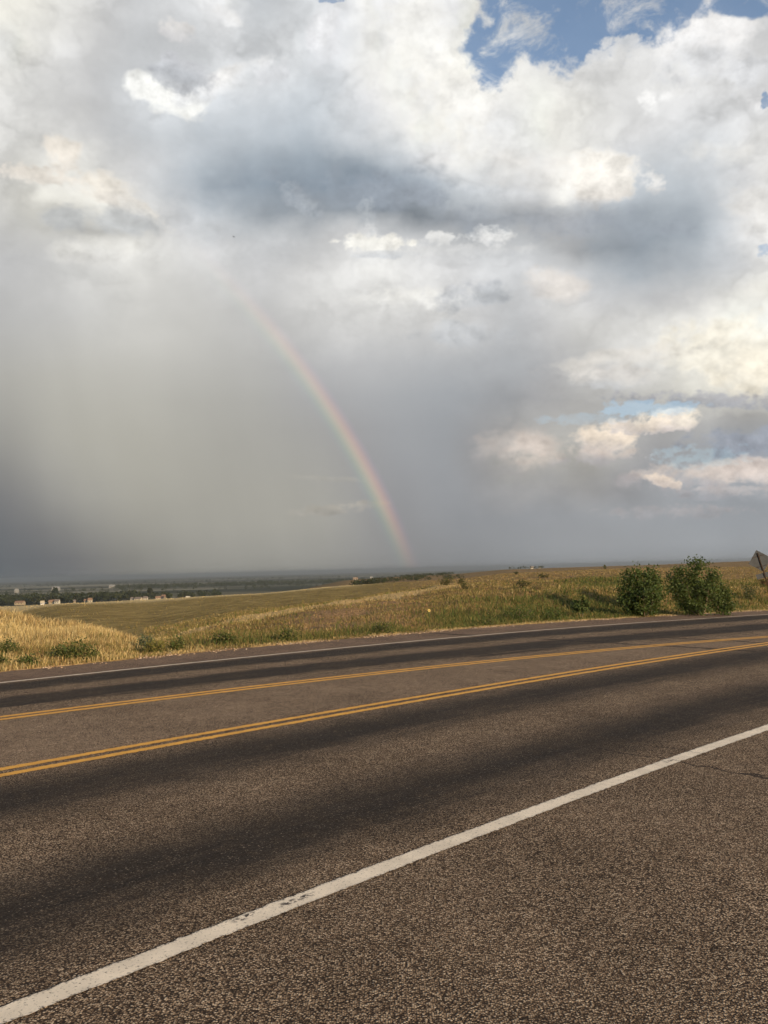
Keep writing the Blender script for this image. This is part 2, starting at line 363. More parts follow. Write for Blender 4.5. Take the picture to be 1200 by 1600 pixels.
def road_sheet():
    us = np.concatenate([np.arange(-40, -2, 1.0), np.arange(-2, 30, .2), np.arange(30, 140, 1.5)])
    ts = [(-1, v_sh), (0, v_nw), (1, v_ny), (2, v_fy), (3, v_fw), (4, v_ed)]
    tt = np.concatenate([np.linspace(-1, 0, 5)[:-1], np.linspace(0, 1, 5)[:-1], np.linspace(1, 2, 5)[:-1], np.linspace(2, 3, 5)[:-1], np.linspace(3, 4, 4)])
    V, A = [], []
    for u in us:
        vs = [float(f(u)) for _, f in ts]
        for t in tt:
            v = np.interp(t, [-1, 0, 1, 2, 3, 4], vs)
            if t == 4: v += .20*(fbm(np.array([u]), np.array([3.0]), 2.6, 4, 5)[0]-.5)*2
            p = DU*u+DV*v; V.append((p[0], p[1], float(zroad(u)))); A.append((u, t))
    n = len(tt); Fc = [(i*n+j, (i+1)*n+j, (i+1)*n+j+1, i*n+j+1) for i in range(len(us)-1) for j in range(n-1)]
    A = np.array(A)
    return np.array(V), np.array(Fc), A

def asphalt():
    m, t, b = new_mat('chip_seal_asphalt')
    P = t.new('ShaderNodeTexCoord').outputs['Object']
    lane = t.new('ShaderNodeAttribute', attribute_name='lane').outputs['Fac']
    ru = t.new('ShaderNodeAttribute', attribute_name='run').outputs['Fac']
    vor = t.new('ShaderNodeTexVoronoi'); t.put(vor.inputs['Vector'], P); vor.inputs['Scale'].default_value = 118
    cs = t.new('ShaderNodeSeparateColor'); t.l.new(vor.outputs['Color'], cs.inputs[0])
    big, _ = t.noise(P, .8, 5, .6); mid, _ = t.noise(P, 7.0, 4, .6); fine, _ = t.noise(P, 190.0, 2, .6)
    wob, _ = t.noise(P, 1.7, 3, .55)
    st = t.new('ShaderNodeCombineXYZ'); t.put(st.inputs[0], t.m('MULTIPLY', ru, .22)); t.put(st.inputs[1], t.m('MULTIPLY', lane, 9.0))
    stk, _ = t.noise(st.outputs[0], 2.2, 6, .68)
    ln = t.m('ADD', lane, t.m('ADD', t.m('MULTIPLY', t.m('SUBTRACT', wob, .5), .12), t.m('MULTIPLY', t.m('SUBTRACT', stk, .5), .13)))
    def band(c, hw, e): 
        return t.mr(t.m('ABSOLUTE', t.m('SUBTRACT', ln, c)), hw+e, max(hw-e, .0))
    wear = None
    for c, hw, e, st in ((.235, .125, .11, 1.0), (.765, .135, .11, 1.0), (2.37, .135, .05, 1.0), (2.83, .13, .045, 1.0)):
        q = t.m('MULTIPLY', band(c, hw, e), st); wear = q if wear is None else t.m('MAXIMUM', wear, q)
    wear = t.m('MULTIPLY', wear, t.m('MULTIPLY', t.mr(big, .2, .55, .72, 1.0), t.mr(stk, .25, .6, .80, 1.0)))
    wear = t.m('MULTIPLY', wear, t.mr(mid, .28, .5, .80, 1.0))
    # stones in their binder
    stone, _ = t.ramp(cs.outputs[0], [(0, (.05, .036, .026)), (.25, (.13, .090, .059)), (.55, (.245, .176, .117)), (.82, (.375, .284, .192)), (1, (.54, .435, .315))])
    gapm = t.mr(vor.outputs['Distance'], .40, .68)
    binder = (.034, .025, .019)
    basec = t.mix(gapm, stone, binder)
    worn, _ = t.ramp(cs.outputs[1], [(0, (.013, .012, .0112)), (.6, (.023, .0208, .019)), (.92, (.042, .037, .032)), (1, (.17, .14, .11))])
    worn = t.mix(t.m('MULTIPLY', gapm, .5), worn, binder)
    medn = t.m('MULTIPLY', t.mr(ln, 1.02, 1.10), t.mr(ln, 2.14, 2.0))
    basec = t.mix(t.m('MULTIPLY', medn, .45), basec, t.mix(.5, t.vm('SCALE', basec, scale=1.35), (.24, .175, .122)))
    shl = t.mr(ln, 3.02, 3.10)
    basec = t.mix(t.m('MULTIPLY', shl, .6), basec, (.16, .11, .082))
    col = t.mix(wear, basec, worn)
    col = t.vm('SCALE', col, scale=t.mr(mid, .3, .7, .82, 1.18, False))
    col = t.vm('SCALE', col, scale=t.mr(big, .28, .72, .80, 1.20, False))
    # transverse cracks and a skid mark
    wig, _ = t.noise(P, 2.2, 5, .65)
    rw = t.m('ADD', ru, t.m('MULTIPLY', t.m('SUBTRACT', wig, .5), .35))
    crack = None
    for u0, lo, hi, hwid in ((15.62, .85, 2.6, .10), (15.45, 3.05, 3.9, .10), (17.75, 1.02, 2.4, .085), (6.17, -.14, .18, .012), (6.55, -.03, .12, .009), (6.42, -.5, -.16, .007), (29.5, 1.9, 4, .06)):
        q = t.m('MULTIPLY', t.mr(t.m('ABSOLUTE', t.m('SUBTRACT', rw, u0)), hwid*1.3, hwid*.5), t.m('MULTIPLY', t.m('GREATER_THAN', lane, lo), t.m('LESS_THAN', lane, hi)))
        crack = q if crack is None else t.m('MAXIMUM', crack, q)
    sk = t.m('MULTIPLY', t.mr(t.m('ABSOLUTE', t.m('SUBTRACT', lane, t.m('MULTIPLY_ADD', ru, .0095, 2.075))), .050, .016), t.m('MULTIPLY', t.mr(ru, 11.1, 11.6), t.mr(ru, 14.6, 12.8)))
    col = t.mix(t.m('MULTIPLY', t.m('MAXIMUM', crack, t.m('MULTIPLY', sk, .85)), .88), col, (.022, .019, .018))
    t.put(b.inputs['Base Color'], col)
    t.put(b.inputs['Roughness'], t.mr(wear, 0, 1, .92, .88, False)); b.inputs['Specular IOR Level'].default_value = .06
    hgt = t.m('ADD', t.m('MULTIPLY', t.m('SUBTRACT', 1.0, vor.outputs['Distance']), t.m('ADD', .45, t.m('MULTIPLY', cs.outputs[2], .55))), t.m('MULTIPLY', fine, .15))
    bp = t.new('ShaderNodeBump'); t.put(bp.inputs['Height'], hgt); bp.inputs['Distance'].default_value = .006
    t.put(bp.inputs['Strength'], t.mr(wear, 0, 1, .75, .30, False))
    t.l.new(bp.outputs[0], b.inputs['Normal'])
    return m
RV, RF, RA = road_sheet()
road = mesh_obj('road', RV, RF, asphalt(), attrs={'run': RA[:, 0], 'lane': RA[:, 1]}); tag(road, kind='structure')

def paint_mat(name, col, worn_at=None):
    m, t, b = new_mat(name)
    P = t.new('ShaderNodeTexCoord').outputs['Object']
    ru = t.new('ShaderNodeAttribute', attribute_name='run').outputs['Fac']; ac = t.new('ShaderNodeAttribute', attribute_name='across').outputs['Fac']
    n, _ = t.noise(P, 5.0, 5, .6); n2, _ = t.noise(P, 70.0, 4, .7); n3, _ = t.noise(P, 1.3, 3, .5)
    vor = t.new('ShaderNodeTexVoronoi'); t.put(vor.inputs['Vector'], P); vor.inputs['Scale'].default_value = 118
    c = t.mix(t.mr(n, .3, .72), tuple(k*.80 for k in col), col)
    c = t.mix(t.m('MULTIPLY', t.mr(n2, .57, .67), .8), c, (.06, .048, .038))
    edge = t.mr(t.m('ABSOLUTE', ac), .70, 1.0)
    c = t.mix(t.m('MULTIPLY', t.m('MULTIPLY', edge, t.mr(n2, .45, .60)), .85), c, (.055, .043, .035))
    if worn_at:
        for u0, hw, a0 in worn_at:
            bw = t.m('MULTIPLY', t.mr(t.m('ABSOLUTE', t.m('SUBTRACT', ru, u0)), hw, hw*.3), t.mr(t.m('ABSOLUTE', t.m('SUBTRACT', ac, a0)), .5, .15))
            k, _ = t.noise(P, 34.0, 4, .7)
            c = t.mix(t.m('MULTIPLY', bw, t.mr(k, .46, .54)), c, (.045, .036, .03))
        wig, _ = t.noise(P, 2.2, 5, .65)
        rw = t.m('ADD', ru, t.m('MULTIPLY', t.m('SUBTRACT', wig, .5), .35))
        for u0, hw in ((6.17, .011), (6.55, .009)):
            c = t.mix(t.m('MULTIPLY', t.mr(t.m('ABSOLUTE', t.m('SUBTRACT', rw, u0)), hw, hw*.4), .65), c, (.06, .05, .04))
    t.put(b.inputs['Base Color'], c); b.inputs['Roughness'].default_value = .7
    bp = t.new('ShaderNodeBump'); t.put(bp.inputs['Height'], vor.outputs['Distance']); bp.inputs['Distance'].default_value = .003; bp.inputs['Strength'].default_value = .35
    t.l.new(bp.outputs[0], b.inputs['Normal'])
    return m
WHITE = paint_mat('white_road_paint', (.78, .69, .55), [(2.33, .16, .15), (2.05, .1, .5), (6.12, .07, .2)])
WHITE2 = paint_mat('faded_white_paint', (.60, .51, .40)); YELLOW = paint_mat('yellow_road_paint', (.70, .36, .05))
def line(name, fv, off, wid, mat, u0, u1, fine, jit):
    us = np.concatenate([np.arange(u0, fine[0], .5), np.arange(fine[0], fine[1], .03), np.arange(fine[1], u1, .6)])
    k = len(us); j1 = rng.normal(0, jit, k); j2 = rng.normal(0, jit, k)
    vv = fv(us)+off; V = []; A = []; Rn = []
    for i, q in enumerate((-1, -.35, .35, 1)):
        e = vv+q*wid/2+(j1 if i == 0 else j2 if i == 3 else 0)
        V.append(np.c_[us*DU[0]+e*DV[0], us*DU[1]+e*DV[1], zroad(us)+.004]); A.append(np.full(k, q)); Rn.append(us)
    idx = np.arange(4*k).reshape(4, k)
    Fc = np.concatenate([np.stack([idx[i, :-1], idx[i, 1:], idx[i+1, 1:], idx[i+1, :-1]], 1) for i in range(3)])
    o = mesh_obj(name, np.concatenate(V), Fc, mat, attrs={'run': np.concatenate(Rn), 'across': np.concatenate(A)}); tag(o, kind='structure')
line('road_edge_line', v_nw, 0, .128, WHITE, -40, 140, (-.5, 9.5), .0035)
line('road_edge_line', v_fw, 0, .115, WHITE2, -40, 140, (2, 20), .006)
for fv in (v_ny, v_fy):
    for s in (-1, 1): line('road_centre_line', fv, s*(.112 if fv is v_ny else .098), .112, YELLOW, -40, 140, (0, 20), .005)

# ------------------------------------------------------------------ ground: one sheet from under the road out over the plain to the horizon
def eye_y(c): return 905-.025625*c
def zy(c, r, y): return EYE-r*(y-eye_y(c))/FPX
RAW = {   # column of the view -> (distance, 'y' seen at that height in the photograph or 'z' metres)
 -300:[(22,'y',1006),(33,'y',952),(100,'z',-6),(150,'z',-5.6),(230,'y',950),(420,'z',-16),(800,'z',-32),(1200,'z',-38)],
 0:[(21.5,'y',1008),(31,'y',962),(100,'z',-6),(150,'z',-5.6),(230,'y',943.5),(420,'z',-16),(800,'z',-32),(1200,'z',-38)],
 100:[(22.5,'y',997),(29,'y',981),(70,'z',-4.0),(130,'y',956),(230,'y',940.5),(420,'z',-16),(800,'z',-32),(1200,'z',-38)],
 230:[(20.5,'y',1013),(25,'y',1007),(50,'y',994),(110,'y',962),(230,'y',935.5),(420,'z',-15),(800,'z',-30),(1200,'z',-37)],
 400:[(25,'y',994),(40,'y',966),(70,'y',953),(120,'y',940),(235,'y',927.5),(420,'z',-12),(750,'z',-24),(1200,'z',-35)],
 540:[(27,'y',973),(46,'y',943),(82,'y',937),(135,'y',928),(245,'y',915),(420,'z',-8),(700,'z',-14),(1100,'y',907)],
 620:[(29,'y',962),(52,'y',931),(88,'y',925),(145,'y',918),(255,'y',910),(420,'z',-6),(700,'y',909),(1100,'y',901)],
 700:[(31,'y',950),(60,'y',917),(100,'y',913),(165,'y',909.5),(260,'y',906),(420,'z',-5),(700,'y',906),(1050,'y',897.5)],
 800:[(34,'y',938),(70,'y',911),(110,'y',903),(170,'y',898.5),(260,'y',895.5),(420,'z',-3),(700,'y',894),(1000,'y',889.5)],
 960:[(41,'y',922),(80,'y',901),(120,'y',894.5),(175,'y',891),(260,'y',889),(420,'z',-2),(700,'y',887),(1000,'y',884.4)],
 1200:[(52,'y',917),(88,'y',899),(130,'y',892),(185,'y',887),(280,'y',884.5),(420,'z',-2),(700,'y',880),(1000,'y',876)],
 1500:[(60,'y',915),(95,'y',896),(135,'y',888),(190,'y',882),(290,'y',879),(420,'z',-2),(700,'y',873),(1000,'y',868)]}
CC = np.array(sorted(RAW), float)
RR = np.array([[p[0] for p in RAW[int(c)]] for c in CC]); ZZ = np.array([[p[2] if p[1] == 'z' else zy(c, p[0], p[2]) for p in RAW[int(c)]] for c in CC])
RR = np.c_[RR, np.full(len(CC), 1700.0), np.full(len(CC), 3500.0), np.full(len(CC), 7000.0), np.full(len(CC), 20000.0)]
ZZ = np.c_[ZZ, np.full(len(CC), -41.0), np.full(len(CC), -45.0), np.full(len(CC), -50.0), np.full(len(CC), -66.0)]
def colinterp(A, c):
    c = np.clip(c, CC[0], CC[-1]); i = np.clip(np.searchsorted(CC, c)-1, 0, len(CC)-2); t = (c-CC[i])/(CC[i+1]-CC[i]); t = t*t*(3-2*t)*.5+t*.5
    return A[i]*(1-t)[:, None]+A[i+1]*t[:, None]
def view_col(x, y):
    az = np.clip(np.arctan2(x, y), -1.2, 1.2)
    c = 600+FPX*np.tan(az)*.9985+3.0
    return c
def edge_gap(x, y):
    u = x*DU[0]+y*DU[1]; v = x*DV[0]+y*DV[1]
    return u, v-v_ed(u)
def ground_z(x, y):
    x = np.atleast_1d(np.asarray(x, float)); y = np.atleast_1d(np.asarray(y, float))
    r = np.hypot(x, y); u, d = edge_gap(x, y); c = view_col(x, y)
    Rk = colinterp(RR, c); Zk = colinterp(ZZ, c)
    z0 = zroad(u)
    z = np.full_like(r, 0); k = np.zeros(len(r), int)
    for j in range(Rk.shape[1]): k += (r > Rk[:, j])
    n = Rk.shape[1]; ar = np.arange(len(r))
    # slope-continuous interpolation between the ridges and hollows
    for j in range(n-1):
        msk = k == j+1
        if not msk.any(): continue
        q = ar[msk]; r0, r1, z0_, z1_ = Rk[q, j], Rk[q, j+1], Zk[q, j], Zk[q, j+1]
        t = (r[q]-r0)/(r1-r0)
        def sl(i0, i1): return (Zk[q, i1]-Zk[q, i0])/(Rk[q, i1]-Rk[q, i0])
        m0 = sl(max(j-1, 0), j+1); m1 = sl(j, min(j+2, n-1)); m_ = (z1_-z0_)/(r1-r0)
        lim = 3*np.abs(m_); m0 = np.clip(m0, -lim, lim); m1 = np.clip(m1, -lim, lim); h = r1-r0
        z[q] = (2*t**3-3*t*t+1)*z0_+(t**3-2*t*t+t)*h*m0+(-2*t**3+3*t*t)*z1_+(t**3-t*t)*h*m1
    z[k == n] = Zk[k == n, -1]
    m = k == 0; z[m] = Zk[m, 0]
    # from the verge up to the first bank
    rb = Rk[:, 0]; f = np.clip(d/np.maximum(d+np.maximum(rb-r, 0)*.75, .5), 0, 1)
    z = np.where(r < rb, z0*(1-f)+Zk[:, 0]*f, z)
    z = np.where(d < 8, z0+(z-z0)*sstep(d, -.2, 5.0), z)
    amp = np.clip(d*.05, 0, .16)*np.clip(120/np.maximum(r, 1), .1, 1)
    z = z+(fbm(x, y, .45, 4, 3)-.5)*2*amp*np.where(d > 0, 1, 0)
    Ak = Rk[:, 1]; er = sstep(c, 330, 470)*sstep(c, 1250, 900)*sstep(r, Ak*1.6, Ak*.95)*sstep(d, 2.5, 7)
    z = z+er*(.55*(fbm(x, y, .22, 3, 13)-.5)+.30*(fbm(x, y, .8, 3, 15)-.5))
    far = np.clip((r-90)/400, 0, 1)*np.clip(3000/np.maximum(r, 1), 0, 1)
    z = z+(fbm(x, y, .02, 4, 9)-.5)*.7*far
    z = np.where(d <= 0.0, z0-.06, np.maximum(z, z0-.06+.07*sstep(d, 0, .3)*np.where(d < 3, 1, 0)-100*np.where(d >= 3, 1, 0)))
    vn = (x*DV[0]+y*DV[1])-v_sh(u)
    return np.where(vn < 0, z0-.06-.02*np.clip(-vn, 0, 3), z)
def covers(x, y):
    r = np.hypot(x, y); u, d = edge_gap(x, y); c = view_col(x, y); Rk = colinterp(RR, c)
    n = fbm(x, y, .35, 4, 21); n2 = fbm(x, y, .09, 3, 31); n3 = fbm(x, y, 1.3, 3, 41)
    rj = r*(1+.05*(n-.5))
    A, B = Rk[:, 1], Rk[:, 4]
    fringe = sstep(d, .9, .15)*sstep(d, -.3, 0)*sstep(n3, .35, .6)
    track = sstep(np.abs(r-A*1.02), A*.12, A*.06)*sstep(c, 225, 300)*sstep(c, 760, 660)
    mound = sstep(c, 245, 190)*sstep(r, A*1.35, A*1.1)
    pale = sstep(np.abs(rj-B), 60, 22)*sstep(c, 640, 480)
    soil = sstep(c, 420, 500)*sstep(c, 690, 620)*sstep(r, A*.98, A*.86)*sstep(d, 1.2, 3.5)*np.clip(n*1.9-.25, 0, 1)
    green = sstep(d, 4.5, 1.0)*sstep(n, .42, .66)*sstep(c, 200, 330)*.5
    green = np.maximum(green, sstep(c, 640, 720)*sstep(c, 1010, 880)*sstep(d, 8, 3)*.75*sstep(n, .32, .6))
    green = np.maximum(green, sstep(c, 850, 930)*sstep(c, 1060, 970)*sstep(r, 95, 60)*.75*sstep(n2, .35, .6))
    green = np.maximum(green, sstep(c, 980, 1040)*sstep(d, 14, 5)*.45*sstep(n, .35, .65))
    meadow = sstep(r, A*1.02, A*1.3)*sstep(c, 700, 560)*sstep(r, B*1.2, B*.95)
    farp = sstep(r, 900, 1500)
    return dict(fringe=fringe, track=track, mound=mound, pale=pale, soil=soil, green=green, meadow=meadow, plain=farp)

def ground_mat():
    m, t, b = new_mat('dry_prairie_ground')
    P = t.new('ShaderNodeTexCoord').outputs['Object']
    at = lambda k: t.new('ShaderNodeAttribute', attribute_name=k).outputs['Fac']
    n1, _ = t.noise(P, .12, 6, .62); n2, _ = t.noise(P, 1.1, 6, .65); n3, _ = t.noise(P, 9.0, 4, .7)
    Pst = t.vm('MULTIPLY', P, (.75, 1.0, 1.0)); n4, _ = t.noise(Pst, .3, 6, .7)
    nn = t.m('ADD', t.m('MULTIPLY', n2, .55), t.m('MULTIPLY', n3, .45))
    hill, _ = t.ramp(nn, [(.28, (.095, .060, .028)), (.45, (.175, .115, .052)), (.6, (.25, .172, .080)), (.75, (.32, .235, .115))])
    hill = t.mix(t.m('MULTIPLY', t.mr(n1, .48, .66), .6), hill, (.14, .105, .036))
    hill = t.mix(t.m('MULTIPLY', t.mr(n4, .55, .68), .5), hill, (.15, .082, .045))
    mead, _ = t.ramp(n4, [(.34, (.125, .088, .033)), (.5, (.215, .16, .060)), (.64, (.31, .235, .092))])
    mead = t.mix(t.m('MULTIPLY', t.mr(n2, .5, .72), .45), mead, (.105, .095, .032))
    c = t.mix(at('meadow'), hill, mead)
    c = t.mix(at('mound'), c, t.mix(t.mr(nn, .3, .7), (.21, .14, .055), (.40, .29, .12)))
    c = t.mix(at('soil'), c, t.mix(t.mr(n3, .35, .65), (.14, .088, .048), (.33, .225, .13)))
    c = t.mix(t.m('MULTIPLY', at('green'), t.mr(nn, .7, .4, .45, 1.0)), c, t.mix(n2, (.045, .05, .012), (.12, .125, .033)))
    c = t.mix(t.m('MULTIPLY', at('track'), .85), c, t.mix(n3, (.37, .265, .125), (.52, .385, .195)))
    c = t.mix(t.m('MULTIPLY', at('pale'), .9), c, t.mix(n2, (.36, .28, .14), (.58, .47, .26)))
    c = t.mix(at('fringe'), c, t.mix(t.mr(n3, .35, .62), (.24, .14, .06), (.52, .36, .17)))
    # the farmed plain: long pale and dark fields
    Pf = t.vm('MULTIPLY', P, (.0011, .0034, 0)); vf = t.new('ShaderNodeTexVoronoi'); t.put(vf.inputs['Vector'], Pf); vf.inputs['Scale'].default_value = 1.0
    vs = t.new('ShaderNodeSeparateColor'); t.l.new(vf.outputs['Color'], vs.inputs[0])
    fld, _ = t.ramp(vs.outputs[0], [(0, (.03, .036, .02)), (.45, (.06, .06, .035)), (.7, (.15, .14, .095)), (1, (.30, .28, .21))])
    c = t.mix(at('plain'), c, fld)
    t.put(b.inputs['Base Color'], c); b.inputs['Roughness'].default_value = .95; b.inputs['Specular IOR Level'].default_value = .05
    bp = t.new('ShaderNodeBump'); t.put(bp.inputs['Height'], t.m('ADD', t.m('MULTIPLY', n2, .6), t.m('MULTIPLY', n3, .2))); bp.inputs['Distance'].default_value = .5; bp.inputs['Strength'].default_value = .8
    t.l.new(bp.outputs[0], b.inputs['Normal'])
    return m
az = np.radians(np.concatenate([np.arange(-180, -36, 4.0), np.arange(-36, 40, .14), np.arange(40, 180, 4.0)]))
rr = [1.0]
while rr[-1] < 20000: rr.append(rr[-1]*(1.35 if rr[-1] < 9 else 1.011 if rr[-1] < 110 else 1.02 if rr[-1] < 400 else 1.05))
rr = np.array(rr)
GA, GR = np.meshgrid(az, rr); gx = (GR*np.sin(GA)).ravel(); gy = (GR*np.cos(GA)).ravel(); gz = ground_z(gx, gy)
na, nr = len(az), len(rr); idx = np.arange(na*nr).reshape(nr, na); nx = np.roll(idx, -1, axis=1)
gf = np.stack([idx[:-1], nx[:-1], nx[1:], idx[1:]], -1).reshape(-1, 4)[:, ::-1]
gv = np.vstack([np.c_[gx, gy, gz], [[0, 0, -.06]]])
cov = covers(gx, gy); cov = {k: np.append(v, 0) for k, v in cov.items()}
# close the middle under the viewer's feet with a ring of quads (each last corner shared)
ctr = len(gv)-1
half = [(idx[0, i], idx[0, (i+1) % na], ctr) for i in range(na)]
gmat = ground_mat()
ground = mesh_obj('ground', gv, gf, gmat, attrs=cov, smooth=True)
bmx = bmesh.new(); bmx.from_mesh(ground.data); bmx.verts.ensure_lookup_table()
for a_, b_, c_ in half:
    try: bmx.faces.new((bmx.verts[a_], bmx.verts[c_], bmx.verts[b_]))
    except ValueError: pass
bmx.to_mesh(ground.data); bmx.free()
tag(ground, kind='structure')

def at_col(px, r):
    """point on the ground r metres out, in the direction of photo column px"""
    a = math.atan((px-3.0-600)/FPX/.9985)
    x, y = r*math.sin(a), r*math.cos(a)
    return np.array([x, y, float(ground_z([x], [y])[0])])
def edge_r(px):
    a = math.atan((px-603)/FPX); r = np.arange(8, 140, .05)
    _, d = edge_gap(r*math.sin(a), r*math.cos(a)); return float(r[np.argmax(d > 0)])

# ------------------------------------------------------------------ grass and weeds (stuff)
GRASS = tone_mat('grass_blades', .85, .22)
def blades(name, pos, hgt, wid, tone, lean=.28):
    n = len(pos); a = rng.uniform(0, 2*math.pi, n); l = rng.normal(0, lean, n)*hgt; la = rng.uniform(0, 2*math.pi, n)
    dx, dy = np.cos(a)*wid*.5, np.sin(a)*wid*.5
    b0 = pos+np.c_[dx, dy, np.zeros(n)-.02]; b1 = pos-np.c_[dx, dy, np.zeros(n)+.02]
    mx_ = np.c_[np.cos(la)*l*.35, np.sin(la)*l*.35, hgt*.6]; tp = pos+np.c_[np.cos(la)*l, np.sin(la)*l, hgt]
    m0 = pos+mx_+np.c_[dx, dy, np.zeros(n)]*.8; m1 = pos+mx_-np.c_[dx, dy, np.zeros(n)]*.8
    t0 = tp+np.c_[dx, dy, np.zeros(n)]*.25; t1 = tp-np.c_[dx, dy, np.zeros(n)]*.25
    V = np.stack([b0, b1, m1, m0, t1, t0], 1).reshape(-1, 3); k = np.arange(n)[:, None]*6
    Fc = np.concatenate([k+np.array([[0, 1, 2, 3]]), k+np.array([[3, 2, 4, 5]])])
    o = mesh_obj(name, V, Fc, GRASS, cols=np.repeat(tone, 6, axis=0)); tag(o, kind='stuff'); return o
EA = np.linspace(-600, 1440, 409); ER = np.array([edge_r(p) for p in EA])
def scatter(n, c0, c1, r_far, bias=1.6, d0=.12):
    c = rng.uniform(c0, c1, n); e = np.interp(c, EA, ER)+d0; q = rng.uniform(0, 1, n)**bias
    r = e*(np.maximum(r_far/e, 1.02)**q); a = np.arctan((c-603)/FPX)
    return c, r, r*np.sin(a), r*np.cos(a)
def pal(cols, n):
    cols = np.array(cols); i = rng.integers(0, len(cols), n); f = rng.uniform(.72, 1.25, n)
    return cols[i]*f[:, None]
STRAW = [(.385, .295, .14), (.44, .35, .18), (.32, .235, .105), (.46, .38, .215)]
BROWN = [(.19, .125, .06), (.25, .17, .08), (.15, .095, .047), (.28, .19, .095)]
BANK = [(.17, .115, .055), (.22, .15, .07), (.13, .085, .042), (.15, .12, .05), (.25, .18, .085), (.11, .095, .036)]
OLIVE = [(.13, .12, .035), (.17, .15, .05), (.10, .10, .03)]
GREEN = [(.045, .066, .02), (.06, .085, .026), (.037, .055, .017), (.08, .10, .033)]
# the golden mound
c, r, x, y = scatter(180000, -520, 262, 36, 1.0)
A = colinterp(RR, c)[:, 1]; k = (r < A*1.12); c, r, x, y = c[k], r[k], x[k], y[k]
_, dg = edge_gap(x, y); z = ground_z(x, y); nz = fbm(x, y, .5, 3, 77); n9 = fbm(x, y, .9, 3, 88)
tn = pal(STRAW, len(c))*1.12; lo = (rng.uniform(0, 1, len(c)) < np.clip(nz*2-1.05, .03, .5))[:, None]; tn = np.where(lo, pal(BROWN, len(c)), tn); gl = (rng.uniform(0, 1, len(c)) < np.where(dg < 3.2, .42, .10)+.5*sstep(n9, .5, .65)*(dg < 6))[:, None]; tn = np.where(gl, np.where((rng.uniform(0, 1, len(c)) < .5)[:, None], pal(OLIVE, len(c)), pal(BROWN, len(c))), tn)
h = (.07+.25*rng.uniform(0, 1, len(c))**1.5)*np.clip(.30+dg*.16, .2, 1.1)*(.6+.8*nz)*np.clip((300-c)/120, .35, 1)
blades('tall_dry_grass', np.c_[x, y, z], h, .00062*r*rng.uniform(.5, 1.2, len(c)), tn, .4)
# verge and bank on the rest of the roadside
c, r, x, y = scatter(200000, 225, 1400, 75, 1.15)
cv = covers(x, y); z = ground_z(x, y); u_, dg = edge_gap(x, y); nz = fbm(x, y, .7, 3, 55)
keep = rng.uniform(0, 1, len(c)) > (cv['soil']*.6+cv['track']*.3+.25*cv['meadow'])
c, r, x, y, z, dg, nz = (q[keep] for q in (c, r, x, y, z, dg, nz)); gr = cv['green'][keep]; soil = cv['soil'][keep]
n = len(c)
isg = rng.uniform(0, 1, n) < np.clip(gr*1.15+.05, 0, .92)
tn = np.where((rng.uniform(0, 1, n) < np.clip(nz*1.6-.62, .04, .5)*(1-soil))[:, None], pal(STRAW, n)*.72, pal(BANK, n)*1.05); tn = np.where((rng.uniform(0, 1, n) < .22)[:, None], pal(OLIVE, n), tn)
tn = np.where((rng.uniform(0, 1, n) < soil*.9)[:, None], pal([(.21, .138, .074), (.15, .097, .052), (.29, .20, .115), (.12, .085, .045)], n), tn)
tn = np.where(((dg < .6) & (cv['fringe'][keep] > .3))[:, None], pal(STRAW, n)*.85, tn)
tn = np.where((rng.uniform(0, 1, n) < cv['track'][keep]*1.3)[:, None], pal(STRAW, n)*.95, tn)
h = (.03+.11*rng.uniform(0, 1, n)**1.6)*np.clip(.30+dg*.3, .2, 1.0)*(.5+.9*nz)*(1-.4*soil)*(1-.55*cv['track'][keep])
g_ = isg & (dg > .35)
d_ = ~g_
blades('dry_grass', np.c_[x, y, z][d_], h[d_], .0008*r[d_]*rng.uniform(.5, 1.2, d_.sum()), tn[d_], .55)
hg = (.06+.22*rng.uniform(0, 1, n)**1.5)*np.clip(.3+dg*.35, .25, 1.0)*(.4+1.0*nz)
tg = pal(GREEN, n); tg = np.where((rng.uniform(0, 1, n) < .5)[:, None], pal([(.12, .105, .04), (.16, .13, .052), (.095, .09, .03)], n), tg)
blades('green_grass', np.c_[x, y, z][g_], hg[g_], .0008*r[g_]*rng.uniform(.5, 1.2, g_.sum()), tg[g_], .45)
# sparser tufts over the slopes behind
c, r, x, y = scatter(75000, -400, 1420, 260, .8, 12)
cv = covers(x, y); z = ground_z(x, y); nz = fbm(x, y, .12, 3, 65); n = len(c)
keep = (r > 36) & (rng.uniform(0, 1, n) > cv['track']*.7) & (rng.uniform(0, 1, n) > cv['meadow']*.70)
tn = np.where((rng.uniform(0, 1, n) < np.clip(nz*1.5-.55, .05, .4))[:, None], pal(STRAW, n)*.55, pal(BANK, n)*1.1); tn = np.where((cv['meadow'] > .4)[:, None], pal([(.17, .125, .045), (.12, .10, .033), (.22, .165, .065), (.09, .085, .03)], n), tn); tn = np.where((cv['pale'] > .4)[:, None], pal(STRAW, n)*1.1, tn)
tn = np.where((rng.uniform(0, 1, n) < cv['green'])[:, None], pal(OLIVE, n), tn)
blades('hillside_grass', np.c_[x, y, z][keep], (.04+.09*rng.uniform(0, 1, n))[keep], (.0007*r*rng.uniform(.6, 1.5, n))[keep], tn[keep], .4)

